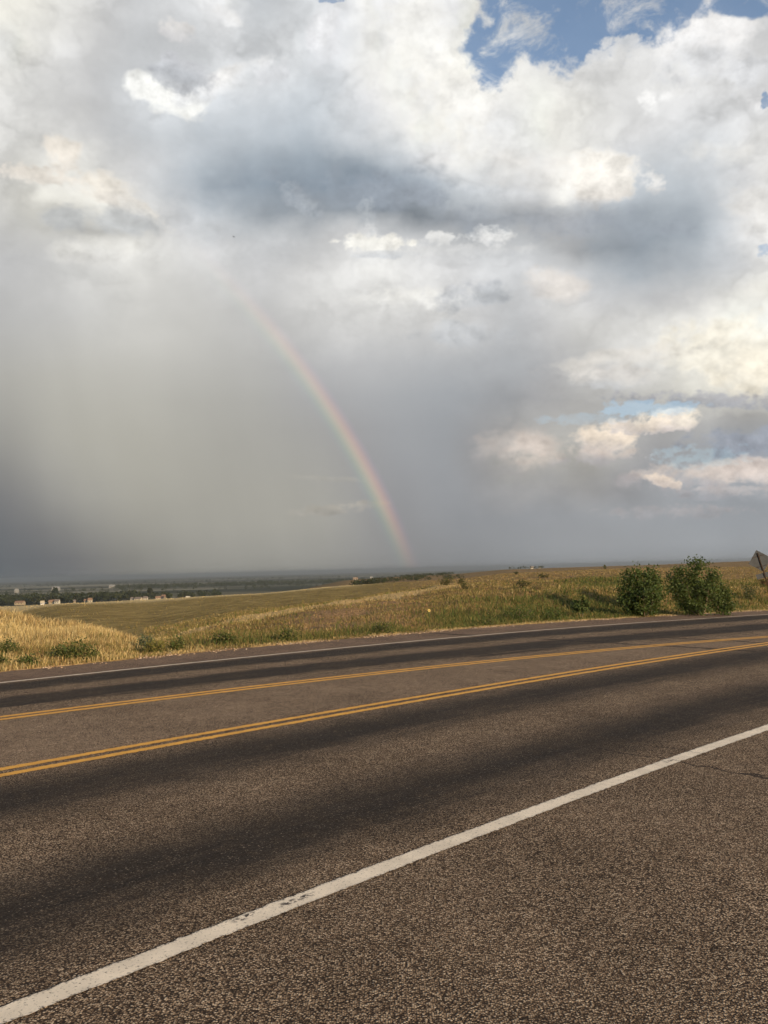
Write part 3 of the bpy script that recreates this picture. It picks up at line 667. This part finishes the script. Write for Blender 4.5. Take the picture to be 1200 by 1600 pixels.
# loose gravel along the crumbling edge of the far shoulder
def gravel():
    n = 5200; u = rng.uniform(-6, 48, n); d = rng.normal(.02, .16, n); clump = fbm(u, d*0, 1.1, 3, 91); k = rng.uniform(0, 1, n) < sstep(clump, .38, .6); u, d = u[k], d[k]; n = len(u)
    v = v_ed(u)+d; x = u*DU[0]+v*DV[0]; y = u*DU[1]+v*DV[1]; z = np.maximum(ground_z(x, y), np.where(d < .12, zroad(u)+.002, -99))
    sz = rng.uniform(.008, .032, n); base = np.array([(1, 0, 0), (0, 1, 0), (-1, 0, 0), (0, -1, 0), (0, 0, .8), (0, 0, -.3)])
    V = (base[None]*rng.uniform(.6, 1.2, (n, 6, 1))*sz[:, None, None]+np.stack([x, y, z], 1)[:, None]).reshape(-1, 3)
    f = np.array([(0, 1, 4), (1, 2, 4), (2, 3, 4), (3, 0, 4), (1, 0, 5), (2, 1, 5), (3, 2, 5), (0, 3, 5)]); Fc = (np.arange(n)[:, None, None]*6+f[None]).reshape(-1, 3)
    o = mesh_obj('loose_gravel', V, Fc, tone_mat('gravel', .95), cols=np.repeat(pal([(.26, .18, .12), (.34, .25, .17), (.18, .13, .09), (.40, .32, .24)], n), 6, axis=0)); tag(o, kind='stuff')
gravel()

# ------------------------------------------------------------------ leafy plants
LEAF = tone_mat('leaves', .6, .25)
BARK = flat_mat('bark', (.17, .13, .095), .9, .3, 9)
def tube(V, Fc, pts, rads, k=6):
    base = len(V); pts = [Vector(p) for p in pts]
    for i, p in enumerate(pts):
        d = (pts[min(i+1, len(pts)-1)]-pts[max(i-1, 0)]).normalized()
        a = d.orthogonal().normalized(); b = d.cross(a)
        for j in range(k):
            q = 2*math.pi*j/k; V.append(p+(a*math.cos(q)+b*math.sin(q))*rads[i])
    for i in range(len(pts)-1):
        for j in range(k): Fc.append((base+i*k+j, base+i*k+(j+1) % k, base+(i+1)*k+(j+1) % k, base+(i+1)*k+j))
    V.append(pts[-1]+(pts[-1]-pts[-2]).normalized()*rads[-1]); e = len(V)-1; b_ = base+(len(pts)-1)*k
    for j in range(k): Fc.append((b_+j, b_+(j+1) % k, e))
def leaves(pos, size, tones, g, up=.35):
    n = len(pos); d = g.normal(0, 1, (n, 3)); d[:, 2] += up; d /= np.linalg.norm(d, axis=1)[:, None]
    e = np.cross(d, g.normal(0, 1, (n, 3))); e /= np.linalg.norm(e, axis=1)[:, None]
    s = (size*g.uniform(.6, 1.3, n))[:, None]
    V = np.stack([pos-d*s*.5, pos+e*s*.36, pos+d*s*.5, pos-e*s*.36], 1).reshape(-1, 3)
    return V, np.arange(n*4).reshape(n, 4), np.repeat(tones, 4, axis=0)
def leafy(name, loc, stems, n_leaf, leaf, label, cat, group=None, tones=GREEN, trunk_r=.02, spread=.16, fill=1.0, seed=1, twigs=5, lowest=.15):
    """stems: list of (base xy, tip xyz, crown radius) relative to the base; leaves cluster along twigs on each stem"""
    g = np.random.default_rng(seed); root = empty(name, loc)
    V, Fc, clus = [], [], []
    for (bx, by), tip, cr in stems:
        tip = np.array(tip, float); b0 = np.array([bx, by, -.05]); mid = (b0+tip)/2+np.append(g.normal(0, .06, 2)*np.linalg.norm(tip), 0)
        def P(t): return (1-t)**2*b0+2*t*(1-t)*mid+t*t*tip
        H = np.linalg.norm(tip-b0)
        tube(V, Fc, [P(t) for t in np.linspace(0, 1, 8)], [max(trunk_r*(1-t)**.8, .004) for t in np.linspace(0, 1, 8)], 6)
        for q in range(twigs):
            t = lowest+(1-lowest)*(q+g.uniform(0, 1))/twigs; p = P(min(t, .98)); a = g.uniform(0, 2*math.pi)
            ln = cr*(1.15-.75*abs(t-.45))*g.uniform(.55, 1.1); e = p+np.array([math.cos(a)*ln, math.sin(a)*ln, ln*g.uniform(.25, .9)])
            tube(V, Fc, [p, (p+e)/2+np.array([0, 0, -.03*ln]), e], [max(trunk_r*.35, .004), .004, .003], 4)
            for f in (.45, .75, 1.0): clus.append((p+(e-p)*f, g.uniform(.75, 1.25)))
        clus.append((tip, 1.0))
    mesh_obj('trunk' if cat == 'tree' else 'stem', V, Fc, BARK, root)
    clus_p = np.array([c_[0] for c_ in clus]); w_ = np.array([c_[1] for c_ in clus])
    i = g.choice(len(clus), n_leaf, p=w_/w_.sum())
    p = clus_p[i]+g.normal(0, spread, (n_leaf, 3))*w_[i][:, None]*np.array([1, 1, .85]); p[:, 2] = np.abs(p[:, 2])+.02
    tb = np.array(tones)[g.integers(0, len(tones), n_leaf)]*g.uniform(.7, 1.3, n_leaf)[:, None]*(.85+.3*(w_[i][:, None]-.75))
    v, f, t = leaves(p, leaf, tb, g)
    mesh_obj('crown' if cat == 'tree' else 'foliage', v, f, LEAF, root, cols=t)
    tag(root, label, cat, group); return root
COTT = [(.035, .058, .018), (.048, .075, .023), (.066, .10, .03), (.028, .047, .015)]
COTT2 = [(.042, .066, .022), (.056, .084, .028), (.075, .105, .036), (.034, .054, .018)]
SAGE = [(.10, .12, .075), (.08, .10, .06), (.13, .145, .09)]
BRUSH = [(.06, .062, .028), (.085, .075, .035), (.05, .05, .022)]
def size_at(px, r): return r/FPX          # metres per photo pixel at r
# young cottonwoods by the road
r1 = 34.0; m1 = size_at(1000, r1)
leafy('cottonwood_tree', at_col(1000, r1), [((-.25, 0), (-.68, .1, .98), .30), ((-.1, .1), (-.40, .2, 1.45), .36), ((0, 0), (-.12, 0, 1.78), .30), ((0, 0), (.14, 0, 1.60), .40), ((.15, -.1), (.40, .1, 1.72), .30), ((0, 0), (-.50, 0, 1.60), .13), ((.1, 0), (.60, 0, 1.46), .14), ((-.1, 0), (-.86, -.1, .72), .14), ((.2, .1), (.58, -.1, 1.10), .36), ((0, -.2), (-.1, -.5, .9), .5), ((.1, -.1), (.35, -.4, .9), .45)],
      7600, .088, 'dense dark green young cottonwood with a rounded bushy crown, left of the taller one', 'tree', 'young cottonwoods by the road', COTT, .022, .13, seed=3, twigs=8, lowest=.08)
r2 = 36.0
leafy('cottonwood_tree', at_col(1085, r2), [((-.1, 0), (-.85, .1, 1.5), .33), ((-.1, .1), (-.62, .2, 1.65), .36), ((0, 0), (-.10, 0, 2.05), .42), ((.05, 0), (.24, .1, 1.98), .42), ((.15, -.1), (.62, .1, 1.75), .42), ((.1, -.1), (-.45, -.3, 1.2), .5), ((.1, -.2), (.35, -.4, 1.15), .5), ((0, 0), (.08, 0, 2.2), .12), ((-.05, 0), (-.74, 0, 1.86), .13), ((.1, 0), (.80, 0, 1.55), .15), ((-.1, 0), (-1.02, 0, 1.15), .15), ((0, -.1), (-.78, -.1, .95), .33)],
      8800, .088, 'tallest young cottonwood with several upright leafy leaders and a pale stem', 'tree', 'young cottonwoods by the road', COTT2, .028, .13, seed=5, twigs=8, lowest=.12)
leafy('cottonwood_tree', at_col(1122, 36.5), [((0, 0), (-.2, 0, .98), .3), ((.05, 0), (.15, .1, 1.15), .32), ((.1, 0), (.26, 0, .85), .26)],
      2600, .085, 'low cottonwood bush hugging the right side of the tallest tree', 'tree', 'young cottonwoods by the road', COTT2, .016, .13, seed=8, twigs=5, lowest=.1)
leafy('cottonwood_sapling', at_col(906, 31.8), [((0, 0), (-.22, 0, .50), .12), ((0, 0), (.02, 0, .66), .13), ((0, 0), (.20, .05, .52), .12)],
      420, .10, 'small leafy cottonwood sapling standing alone on the verge left of the trees', 'sapling', None, COTT2, .01, .06, seed=9, twigs=4, lowest=.35)
def bush(px, r, wpx, hpx, label, tones=GREEN, seed=1, n=None, leaf=None, cat='bush', name='roadside_bush', group=None):
    m = r/FPX; W_, H_ = wpx*m/2, hpx*m; st = []
    g = random.Random(seed)
    k = max(3, int(wpx/9)+2)
    for i in range(k):
        t = (i+.5)/k*2-1; st.append(((t*W_*.35, g.uniform(-.1, .1)*W_), (t*W_*.8, g.uniform(-.5, .5)*W_, H_*(.95-.45*abs(t)**1.5)*g.uniform(.75, 1.0)), W_*.4/math.sqrt(k/3)))
    return leafy(name, at_col(px, r), st, n or int(60+14*wpx*hpx/ max(1, 14)), leaf or max(.045, 2.2*m), label, cat, group, tones, .008, max(.05, .13*W_+.03), seed=seed, twigs=4, lowest=.1)
E_ = lambda px: float(np.interp(px, EA, ER))
G1 = 'bushy weeds along the far verge'
WEED = GREEN+[(.11, .11, .04), (.14, .13, .05), (.09, .10, .035)]
bush(112, E_(112)+.75, 62, 22, 'broad bright green weed clump at the foot of the golden mound', WEED, 11, group=G1, name='weed_clump', cat='weed')
bush(14, E_(14)+2.6, 44, 22, 'dark green weed clump half way up the golden mound at its left end', WEED, 12, group=G1, name='weed_clump', cat='weed')
bush(2, E_(2)+.9, 22, 17, 'green weed clump below the dark one on the mound, cut by the photo edge', WEED, 13, group=G1, name='weed_clump', cat='weed')
bush(48, E_(48)+.5, 26, 13, 'small green weed clump at the road edge under the golden mound', WEED, 14, group=G1, name='weed_clump', cat='weed')
bush(147, E_(147)+.5, 14, 15, 'slim upright green weed right of the broad clump below the mound', WEED, 15, group=G1, name='weed_clump', cat='weed')
bush(229, E_(229)+1.9, 26, 20, 'blue grey sage bush where the golden mound meets the hollow', SAGE, 16, group=G1, name='sage_bush')
bush(243, E_(243)+.7, 32, 17, 'olive weed clump in front of the blue grey sage bush', OLIVE, 17, group=G1, name='weed_clump', cat='weed')
bush(278, E_(278)+.8, 24, 20, 'mixed green weed clump right of the sage at the end of the dirt track', WEED, 18, group=G1, name='weed_clump', cat='weed')
bush(352, E_(352)+1.5, 42, 18, 'bushy green weed clump under the start of the pale track', WEED, 19, group=G1, name='weed_clump', cat='weed')
bush(448, E_(448)+.9, 30, 18, 'leafy green weed clump at the left end of the reddish bank', WEED, 20, group=G1, name='weed_clump', cat='weed')
bush(597, E_(597)+.7, 46, 15, 'dense dark green weed clump on the verge below the reddish bank', WEED, 21, group=G1, name='weed_clump', cat='weed')
bush(762, E_(762)+.8, 26, 15, 'green weed clump at the road edge in front of the shaded grass', WEED, 22, group=G1, name='weed_clump', cat='weed')
bush(808, E_(808)+2.2, 66, 20, 'wide dark green patch of tall weeds left of the sapling', [(.04, .065, .018), (.055, .085, .022)], 23, group=G1, name='weed_clump', cat='weed')
bush(860, E_(860)+1.2, 44, 17, 'dark green weed patch nearest the sapling on the verge', [(.04, .065, .018), (.055, .085, .022)], 24, group=G1, name='weed_clump', cat='weed')
G2 = 'dry bushes on the hillside'
bush(697, 62, 22, 13, 'widest dark bush on the ridge beside the pale track', BRUSH, 31, group=G2, name='hillside_bush')
bush(720, 63, 9, 10, 'smallest upright bush on the ridge right of the widest one', BRUSH, 32, group=G2, name='hillside_bush')
bush(725, 52, 14, 13, 'round dark bush just below the other two on the ridge', BRUSH, 33, group=G2, name='hillside_bush')
bush(816, 52, 30, 13, 'low olive bush on the tan slope above the dark weed patch', BRUSH, 34, group=G2, name='hillside_bush')
bush(838, 47, 24, 11, 'brownish low bush right of the low olive one on the tan slope', [(.10, .075, .045), (.08, .06, .035)], 35, group=G2, name='hillside_bush')
bush(849, 100, 16, 5, 'flat dark bush high on the tan slope left of the green hollow', BRUSH, 36, group=G2, name='hillside_bush')
bush(908, 70, 17, 5, 'flat dark bush at the upper end of the olive green patch', BRUSH, 37, group=G2, name='hillside_bush')
bush(806, 190, 6, 4, 'tiny dark bush on the skyline of the tan slope', BRUSH, 38, group=G2, name='hillside_bush')
bush(1166, 49, 26, 22, 'round grey green bush between the cottonwoods and the road sign', [(.06, .07, .035), (.08, .085, .045)], 39, group=G2, name='hillside_bush')
bush(1192, 56, 16, 14, 'small rusty brown bush behind the post of the road sign', [(.13, .075, .045), (.10, .055, .035)], 40, group=G2, name='hillside_bush')
bush(944, 255, 5, 7, 'lone dark bush on the skyline left of the cottonwoods', BRUSH, 41, group=G2, name='hillside_bush')

# sunflower on the verge
def sunflower(loc, h):
    root = empty('sunflower', loc); V, Fc = [], []
    tube(V, Fc, [(0, 0, -.03), (.01, 0, h*.5), (0, 0, h)], [.006, .005, .004], 5)
    mesh_obj('stem', V, Fc, flat_mat('sunflower_stem', (.07, .11, .03)), root)
    PV, PF = [], []; nrm = Vector((.35, -.9, .25)).normalized(); a = nrm.orthogonal().normalized(); b = nrm.cross(a); c0 = Vector((0, -.012, h))
    for k in range(16):
        q = 2*math.pi*k/16; d = a*math.cos(q)+b*math.sin(q); e = nrm.cross(d); i = len(PV)
        PV += [c0+d*.015, c0+d*.028+e*.008+nrm*.005, c0+d*.046, c0+d*.028-e*.008+nrm*.005]; PF.append((i, i+1, i+2, i+3))
    mesh_obj('petals', PV, PF, flat_mat('sunflower_petal', (.56, .46, .17), .6, .1), root)
    DV_, DF = [], []; DV_.append(c0+nrm*.022)
    for rr_, o_ in ((.010, .016), (.017, .004)):
        for k in range(12):
            q = 2*math.pi*k/12; DV_.append(c0+(a*math.cos(q)+b*math.sin(q))*rr_+nrm*o_)
    for k in range(12): DF.append((0, 1+k, 1+(k+1) % 12)); DF.append((1+k, 13+k, 13+(k+1) % 12, 1+(k+1) % 12))
    mesh_obj('flower_head', DV_, DF, flat_mat('sunflower_disc', (.30, .15, .03), .9), root)
    tag(root, 'single yellow sunflower standing among green weeds on the far verge', 'sunflower')
sunflower(at_col(669, E_(669)+1.6), .50)

# ------------------------------------------------------------------ road sign seen from behind
def box(V, Fc, lo, hi):
    b = len(V); (x0, y0, z0), (x1, y1, z1) = lo, hi
    V += [(x0, y0, z0), (x1, y0, z0), (x1, y1, z0), (x0, y1, z0), (x0, y0, z1), (x1, y0, z1), (x1, y1, z1), (x0, y1, z1)]
    Fc += [tuple(b+q for q in f) for f in ((0, 3, 2, 1), (4, 5, 6, 7), (0, 1, 5, 4), (1, 2, 6, 5), (2, 3, 7, 6), (3, 0, 4, 7))]
def plate(V, Fc, corners, y0, y1, rad=.05, n=4):
    pts = []
    k = len(corners)
    for i in range(k):
        p = Vector(corners[i]); a = (Vector(corners[i-1])-p).normalized(); b = (Vector(corners[(i+1) % k])-p).normalized()
        for j in range(n+1):
            t = j/n; pts.append(p+a*rad*(1-t)**2+b*rad*t**2)
    b0 = len(V); m = len(pts)
    for yy in (y0, y1): V += [(p.x, yy, p.y) for p in pts]
    Fc.append(tuple(b0+i for i in range(m))); Fc.append(tuple(b0+m+i for i in reversed(range(m))))
    for i in range(m): Fc.append((b0+i, b0+m+i, b0+m+(i+1) % m, b0+(i+1) % m))
def road_sign():
    r = 52.0; loc = at_col(1201, r); m = r/FPX
    root = empty('road_sign', loc); root.rotation_euler = (0, -R(14.5), R(-8))
    ALU = flat_mat('weathered_aluminium', (.050, .056, .066), .75, .18, 5, .1); RUST = flat_mat('rusty_steel', (.032, .020, .014), .9, .35, 14)
    PAINT = flat_mat('faded_yellow_sheeting', (.55, .36, .05), .5, .1)
    L = 64*m; cz = 52*m; hd = 16.2*m
    V, Fc = [], []
    # U-channel post: web and two flanges
    box(V, Fc, (-.020, -.032, -.3), (.020, -.026, L)); box(V, Fc, (-.030, -.0255, -.3), (-.021, .0, L-.01)); box(V, Fc, (.021, -.0255, -.3), (.030, .0, L-.01))
    mesh_obj('post', V, Fc, RUST, root)
    V, Fc = [], []; plate(V, Fc, [(0, cz+hd), (hd, cz), (0, cz-hd), (-hd, cz)], .016, .020, .05)
    mesh_obj('diamond_panel', V, Fc, ALU, root)
    for q in (.42, -.50):
        V, Fc = [], []; wq = hd*(1-abs(q))*.92; box(V, Fc, (-wq, .003, cz+hd*q-.016), (wq, .0155, cz+hd*q+.016)); mesh_obj('brace_bar', V, Fc, RUST, root)
    V, Fc = [], []; z0 = cz-hd-8.5*m; plate(V, Fc, [(-11.5*m, z0), (-11.5*m, z0+7.2*m), (11.5*m, z0+7.2*m), (11.5*m, z0)], .016, .020, .02)
    mesh_obj('plaque_panel', V, Fc, ALU, root)
    V, Fc = [], []
    for zz in (cz+hd*.42, cz-hd*.5, z0+3.6*m):
        t_ = []
        for k in range(6): t_.append((.010*math.cos(k*math.pi/3), .010*math.sin(k*math.pi/3)))
        b = len(V); V += [(a, -.037, zz+c_) for a, c_ in t_]+[(a, -.0325, zz+c_) for a, c_ in t_]
        Fc.append(tuple(b+k for k in range(6))); Fc += [(b+k, b+6+k, b+6+(k+1) % 6, b+(k+1) % 6) for k in range(6)]
    pass
    tag(root, 'leaning diamond road sign seen from behind on a rusty post, with a plaque below', 'road sign')
road_sign()
# scrap of white litter by the sign
def litter():
    V = [(-.05, 0, .0), (.03, -.02, .012), (.06, .03, .0), (-.02, .05, .02), (.01, .01, .055)]
    o = mesh_obj('paper_scrap', V, [(0, 1, 4), (1, 2, 4), (2, 3, 4), (3, 0, 4), (0, 3, 2, 1)], flat_mat('white_paper', (.8, .78, .74), .7, .05))
    o.location = Vector(at_col(1196, 46))+Vector((0, 0, .17)); tag(o, 'crumpled white scrap of litter in the dry grass by the sign post', 'litter')
litter()

# ------------------------------------------------------------------ far houses, trees, woods
def house(px, r, wpx, hpx, label, wall, roofc, group='houses beyond the meadow', deep=.7, ang=0.0, zoff=0.0):
    m = r/FPX; w_, h_ = wpx*m, hpx*m; dp = w_*deep; p = at_col(px, r)
    root = empty('house', p); root.rotation_euler = (0, 0, ang)
    wm = flat_mat('stucco', wall, .8, .08, .3); rm = flat_mat('shingles', roofc, .9, .2, .8); gl = flat_mat('window_glass', (.05, .06, .07), .2, .1)
    V, Fc = [], []; eh = h_*.62; box(V, Fc, (-w_/2, -dp/2, -3), (w_/2, dp/2, eh))
    b = len(V); V += [(-w_/2+.02, -dp/2+.03, eh-.02), (-w_/2+.02, dp/2-.03, eh-.02), (-w_/2+.02, 0, h_*.93), (w_/2-.02, -dp/2+.03, eh-.02), (w_/2-.02, dp/2-.03, eh-.02), (w_/2-.02, 0, h_*.93)]
    Fc += [(b, b+2, b+1), (b+3, b+4, b+5)]
    mesh_obj('wall', V, Fc, wm, root)
    o_ = .5; V = [(-w_/2-o_, -dp/2-o_, eh-.25), (w_/2+o_, -dp/2-o_, eh-.25), (w_/2+o_, 0, h_), (-w_/2-o_, 0, h_), (w_/2+o_, dp/2+o_, eh-.25), (-w_/2-o_, dp/2+o_, eh-.25)]
    V += [(a, c_, z_+.25) for a, c_, z_ in V]
    mesh_obj('roof', V, [(0, 1, 2, 3), (3, 2, 4, 5), (6, 9, 8, 7), (9, 11, 10, 8), (0, 6, 7, 1), (5, 4, 10, 11), (0, 3, 9, 6), (3, 5, 11, 9), (1, 7, 8, 2), (2, 8, 10, 4)], rm, root)
    nwin = max(2, int(w_/4))
    if wpx >= 4:
        for k in range(nwin):
            xx = -w_/2+(k+.5)*w_/nwin; V, Fc = [], []
            box(V, Fc, (xx-.6, -dp/2-.06, eh*.50), (xx+.6, -dp/2+.02, eh*.50+1.3)); mesh_obj('window', V, Fc, gl, root)
    tag(root, label, 'house', group); return root
TAN, CREAM, PALE, WHT = (.26, .22, .155), (.38, .345, .26), (.42, .41, .36), (.56, .56, .55)
GREY, BRN = (.14, .12, .11), (.20, .13, .09)
HS = [
 (34, 1480, 12.2, 6.2, 'leftmost far house, low and tan with a broad gable behind the meadow', TAN, BRN),
 (57, 1700, 2.8, 7.2, 'narrow pale far house among trees just left of the bright pair', PALE, GREY),
 (69, 1420, 4.7, 6.2, 'bright white gabled far house left of the cream cluster', WHT, CREAM),
 (74, 1560, 2.8, 7.2, 'little white far house tucked right behind the bright gabled one', WHT, GREY),
 (81, 1430, 3.8, 6.7, 'narrow tan far house, left one of the three close together', TAN, BRN),
 (86, 1430, 3.8, 7.0, 'cream far house, middle one of the three close together', CREAM, BRN),
 (92, 1420, 6.6, 7.7, 'large cream far house, right one of the three close together', PALE, GREY),
 (119, 1440, 2.8, 5.7, 'tiny dull far house halfway between the three and the dormered one', TAN, GREY),
 (136, 1430, 3.8, 6.2, 'small tan far house touching the left side of the tall dormered one', TAN, BRN),
 (143, 1420, 5.6, 7.7, 'tall pale far house with a brown roof rising over the meadow crest', CREAM, BRN),
 (208, 1430, 3.8, 6.6, 'small pale far house left of the long low one', PALE, GREY),
 (218, 1420, 10.3, 6.6, 'long low cream far house with a grey roof', CREAM, GREY),
 (229, 1420, 6.6, 7.2, 'gabled cream far house between the long low one and the round tree', PALE, GREY),
 (251, 1400, 11.2, 7.2, 'broad brown roofed far house, left half of the biggest pair', CREAM, BRN),
 (259, 1440, 8.5, 8.5, 'far house with pale walls, right half of the biggest pair', TAN, BRN),
 (278, 1420, 2.8, 5.5, 'tiny pale far house alone to the right of the biggest pair', PALE, GREY),
 (295, 1400, 5.6, 5.5, 'flat bright white far house, rightmost on the meadow crest', WHT, PALE)]
for i, q in enumerate(HS): house(*q, ang=rnd.uniform(-.25, .25))
DULL = (.22, .225, .225)  # grey for the plain's white buildings: cloud shadow put into the wall colour
house(29, 3000, 5, 6, 'pale far building in the hazy fields above the leftmost house', DULL, DULL, 'buildings out on the hazy plain')
house(90, 3300, 10, 6, 'long white far building in the hazy fields above the cream cluster', DULL, DULL, 'buildings out on the hazy plain')
house(178, 3600, 9, 5, 'long pale far building in the hazy fields, rightmost of the three there', DULL, DULL, 'buildings out on the hazy plain')
house(831, 990, 4.2, 3.4, 'left of two small white houses on the far right-hand ridge', PALE, (.3, .27, .25), 'houses on the far ridge')
house(843, 985, 3.2, 2.4, 'right of two small white houses on the far right-hand ridge', DULL, DULL, 'houses on the far ridge')
house(556, 1150, 6.5, 5, 'pale tan barn at the foot of the dark wooded bluff', (.30, .24, .17), (.22, .17, .13), 'barns below the wooded bluff')
house(581, 1160, 3.5, 4.5, 'white shed at the foot of the dark wooded bluff, right of the barn', DULL, DULL, 'barns below the wooded bluff')

FARLEAF = tone_mat('far_foliage', .8, .12)
DARK = [(.017, .024, .011), (.024, .031, .013), (.031, .037, .017), (.022, .025, .013)]
def far_crown(p, h, wd, g, n=46):
    q = g.normal(0, 1, (n, 3)); q /= np.linalg.norm(q, axis=1)[:, None]; q *= (g.uniform(.3, 1, n)**.5)[:, None]
    lump = 1+.25*np.sin(q[:, 0]*5+g.uniform(0, 6))
    c = np.array(p)+np.c_[q[:, 0]*wd/2*lump, q[:, 1]*wd/2, h*.56+q[:, 2]*h*.44]
    t = np.array(DARK)[g.integers(0, 4)]*g.uniform(.7, 1.35, n)[:, None]
    return leaves(c, h*.26, t, g)
def far_tree(px, r, hpx, wpx, label, group, seed, yoff=0):
    g = np.random.default_rng(seed); m = r/FPX; p = at_col(px, r); root = empty('far_tree', p)
    v, f, t = far_crown((0, 0, 0), hpx*m, wpx*m, g, 120); mesh_obj('crown', v, f, FARLEAF, root, cols=t)
    V, Fc = [], []; tube(V, Fc, [(0, 0, -1), (0, 0, hpx*m*.3), (.1, 0, hpx*m*.6)], [hpx*m*.035, hpx*m*.028, hpx*m*.015], 6); mesh_obj('trunk', V, Fc, BARK, root)
    tag(root, label, 'tree', group)
GT = 'single trees among the far houses'
far_tree(236, 1600, 17, 9, 'dark round far tree between the gabled cream house and the biggest pair', GT, 201)
far_tree(265, 1380, 12, 7, 'dark far tree touching the right end of the biggest house pair', GT, 202)
far_tree(284, 1400, 11, 8, 'bushy far tree left of the flat white house', GT, 203)
far_tree(291, 1500, 12, 6, 'small far tree just behind the flat white house', GT, 204)
far_tree(303, 1400, 11, 8, 'bushy far tree just right of the flat white house', GT, 205)
far_tree(337, 1400, 9, 5, 'lone far tree rightmost on the meadow crest', GT, 206)
far_tree(89, 1900, 17, 9, 'tallest dark far tree behind the three close houses', GT, 207)
def wood(name, n, c0, c1, r0, r1, h0, h1, seed, fn=None, leaf_n=40):
    g = np.random.default_rng(seed); VV, FF, TT, off = [], [], [], 0
    for _ in range(n):
        c = g.uniform(c0, c1); r = g.uniform(r0, r1)
        if fn and not fn(c, r, g): continue
        p = at_col(c, r); h = g.uniform(h0, h1)
        v, f, t = far_crown(p, h, h*g.uniform(.8, 1.6), g, leaf_n); VV.append(v); FF.append(f+off); TT.append(t); off += len(v)
    o = mesh_obj(name, np.concatenate(VV), np.concatenate(FF), FARLEAF, cols=np.concatenate(TT)); tag(o, kind='stuff')
wood('suburb_trees', 420, -60, 215, 1500, 1720, 10, 17, 301)
wood('suburb_trees', 60, 215, 345, 1500, 1800, 8, 13, 302)
wood('plain_woods', 420, -60, 560, 2300, 3600, 6, 12, 303, lambda c, r, g: g.uniform() < .9*(np.sin(c*.021+r*.004)**2)+.1, 30)
wood('plain_woods', 620, 180, 570, 3000, 3800, 9, 16, 304, None, 26)
wood('distant_woods', 500, -60, 640, 4800, 7800, 10, 18, 305, lambda c, r, g: g.uniform() < np.sin(c*.013+r*.002)**2, 18)
wood('bluff_scrub', 1300, 575, 726, 690, 1095, .9, 3.2, 306, lambda c, r, g: g.uniform() < float(sstep(np.array(c), 575, 625)*sstep(np.array(c), 728, 690))*float(fbm(np.array([c*1.0]), np.array([r*.12]), .09, 3, 71)[0] > .44), 24)
wood('bluff_trees', 40, 553, 604, 700, 770, 3.5, 6.5, 308, None, 40)
wood('ridge_scrub', 26, 795, 850, 900, 985, 2.0, 3.6, 307, None, 26)

# ------------------------------------------------------------------ a bird in front of the cloud
def bird():
    d = px_dir(365, 370); p = Vector((0, 0, EYE))+Vector(d)*44
    V, Fc = [], []
    ring = [(-.10, .004, 0), (-.07, .016, 0), (-.02, .026, 0), (.03, .024, .004), (.07, .016, .008), (.10, .004, .006)]
    for xx, rad, zz in ring:
        for k in range(8): V.append((xx, rad*math.cos(k*math.pi/4), zz+rad*math.sin(k*math.pi/4)))
    for i in range(len(ring)-1):
        for k in range(8): Fc.append((i*8+k, i*8+(k+1) % 8, (i+1)*8+(k+1) % 8, (i+1)*8+k))
    for s in (1, -1):
        b = len(V); V += [(.05, s*.015, .012), (.055, s*.08, .045), (.02, s*.17, .03), (-.02, s*.08, .04), (-.03, s*.015, .012)]
        V += [(x_, y_, z_-.004) for x_, y_, z_ in V[b:b+5]]
        Fc += [(b, b+1, b+2, b+3, b+4), (b+9, b+8, b+7, b+6, b+5)]+[(b+k, b+5+k, b+5+(k+1) % 5, b+(k+1) % 5) for k in range(5)]
    b = len(V); V += [(-.08, .008, 0), (-.08, -.008, 0), (-.16, -.03, 0), (-.13, 0, 0), (-.16, .03, 0)]; V += [(x_, y_, z_-.004) for x_, y_, z_ in V[b:b+5]]
    Fc += [(b, b+1, b+2, b+3, b+4), (b+9, b+8, b+7, b+6, b+5)]+[(b+k, b+5+k, b+5+(k+1) % 5, b+(k+1) % 5) for k in range(5)]
    o = mesh_obj('bird', V, Fc, flat_mat('dark_plumage', (.03, .03, .035), .7), smooth=False); o.location = p; o.rotation_euler = (.5, .1, 1.2); o.scale = (.6, .6, .6)
    tag(o, 'tiny dark bird flying high in front of the grey cloud', 'bird')
bird()

# ------------------------------------------------------------------ air
def haze():
    V, Fc = [], []; box(V, Fc, (-24000, -24000, -70), (24000, 24000, 17.5))
    m = bpy.data.materials.new('humid_air'); m.use_nodes = True; t = NT(m.node_tree); t.n.clear()
    v = t.new('ShaderNodeVolumePrincipled'); v.inputs['Color'].default_value = (.62, .645, .655, 1); v.inputs['Density'].default_value = 1.0e-4; v.inputs['Anisotropy'].default_value = 0.76
    o = t.new('ShaderNodeOutputMaterial'); t.l.new(v.outputs[0], o.inputs['Volume'])
    ob = mesh_obj('haze', V, Fc, m); tag(ob, kind='stuff')
haze()
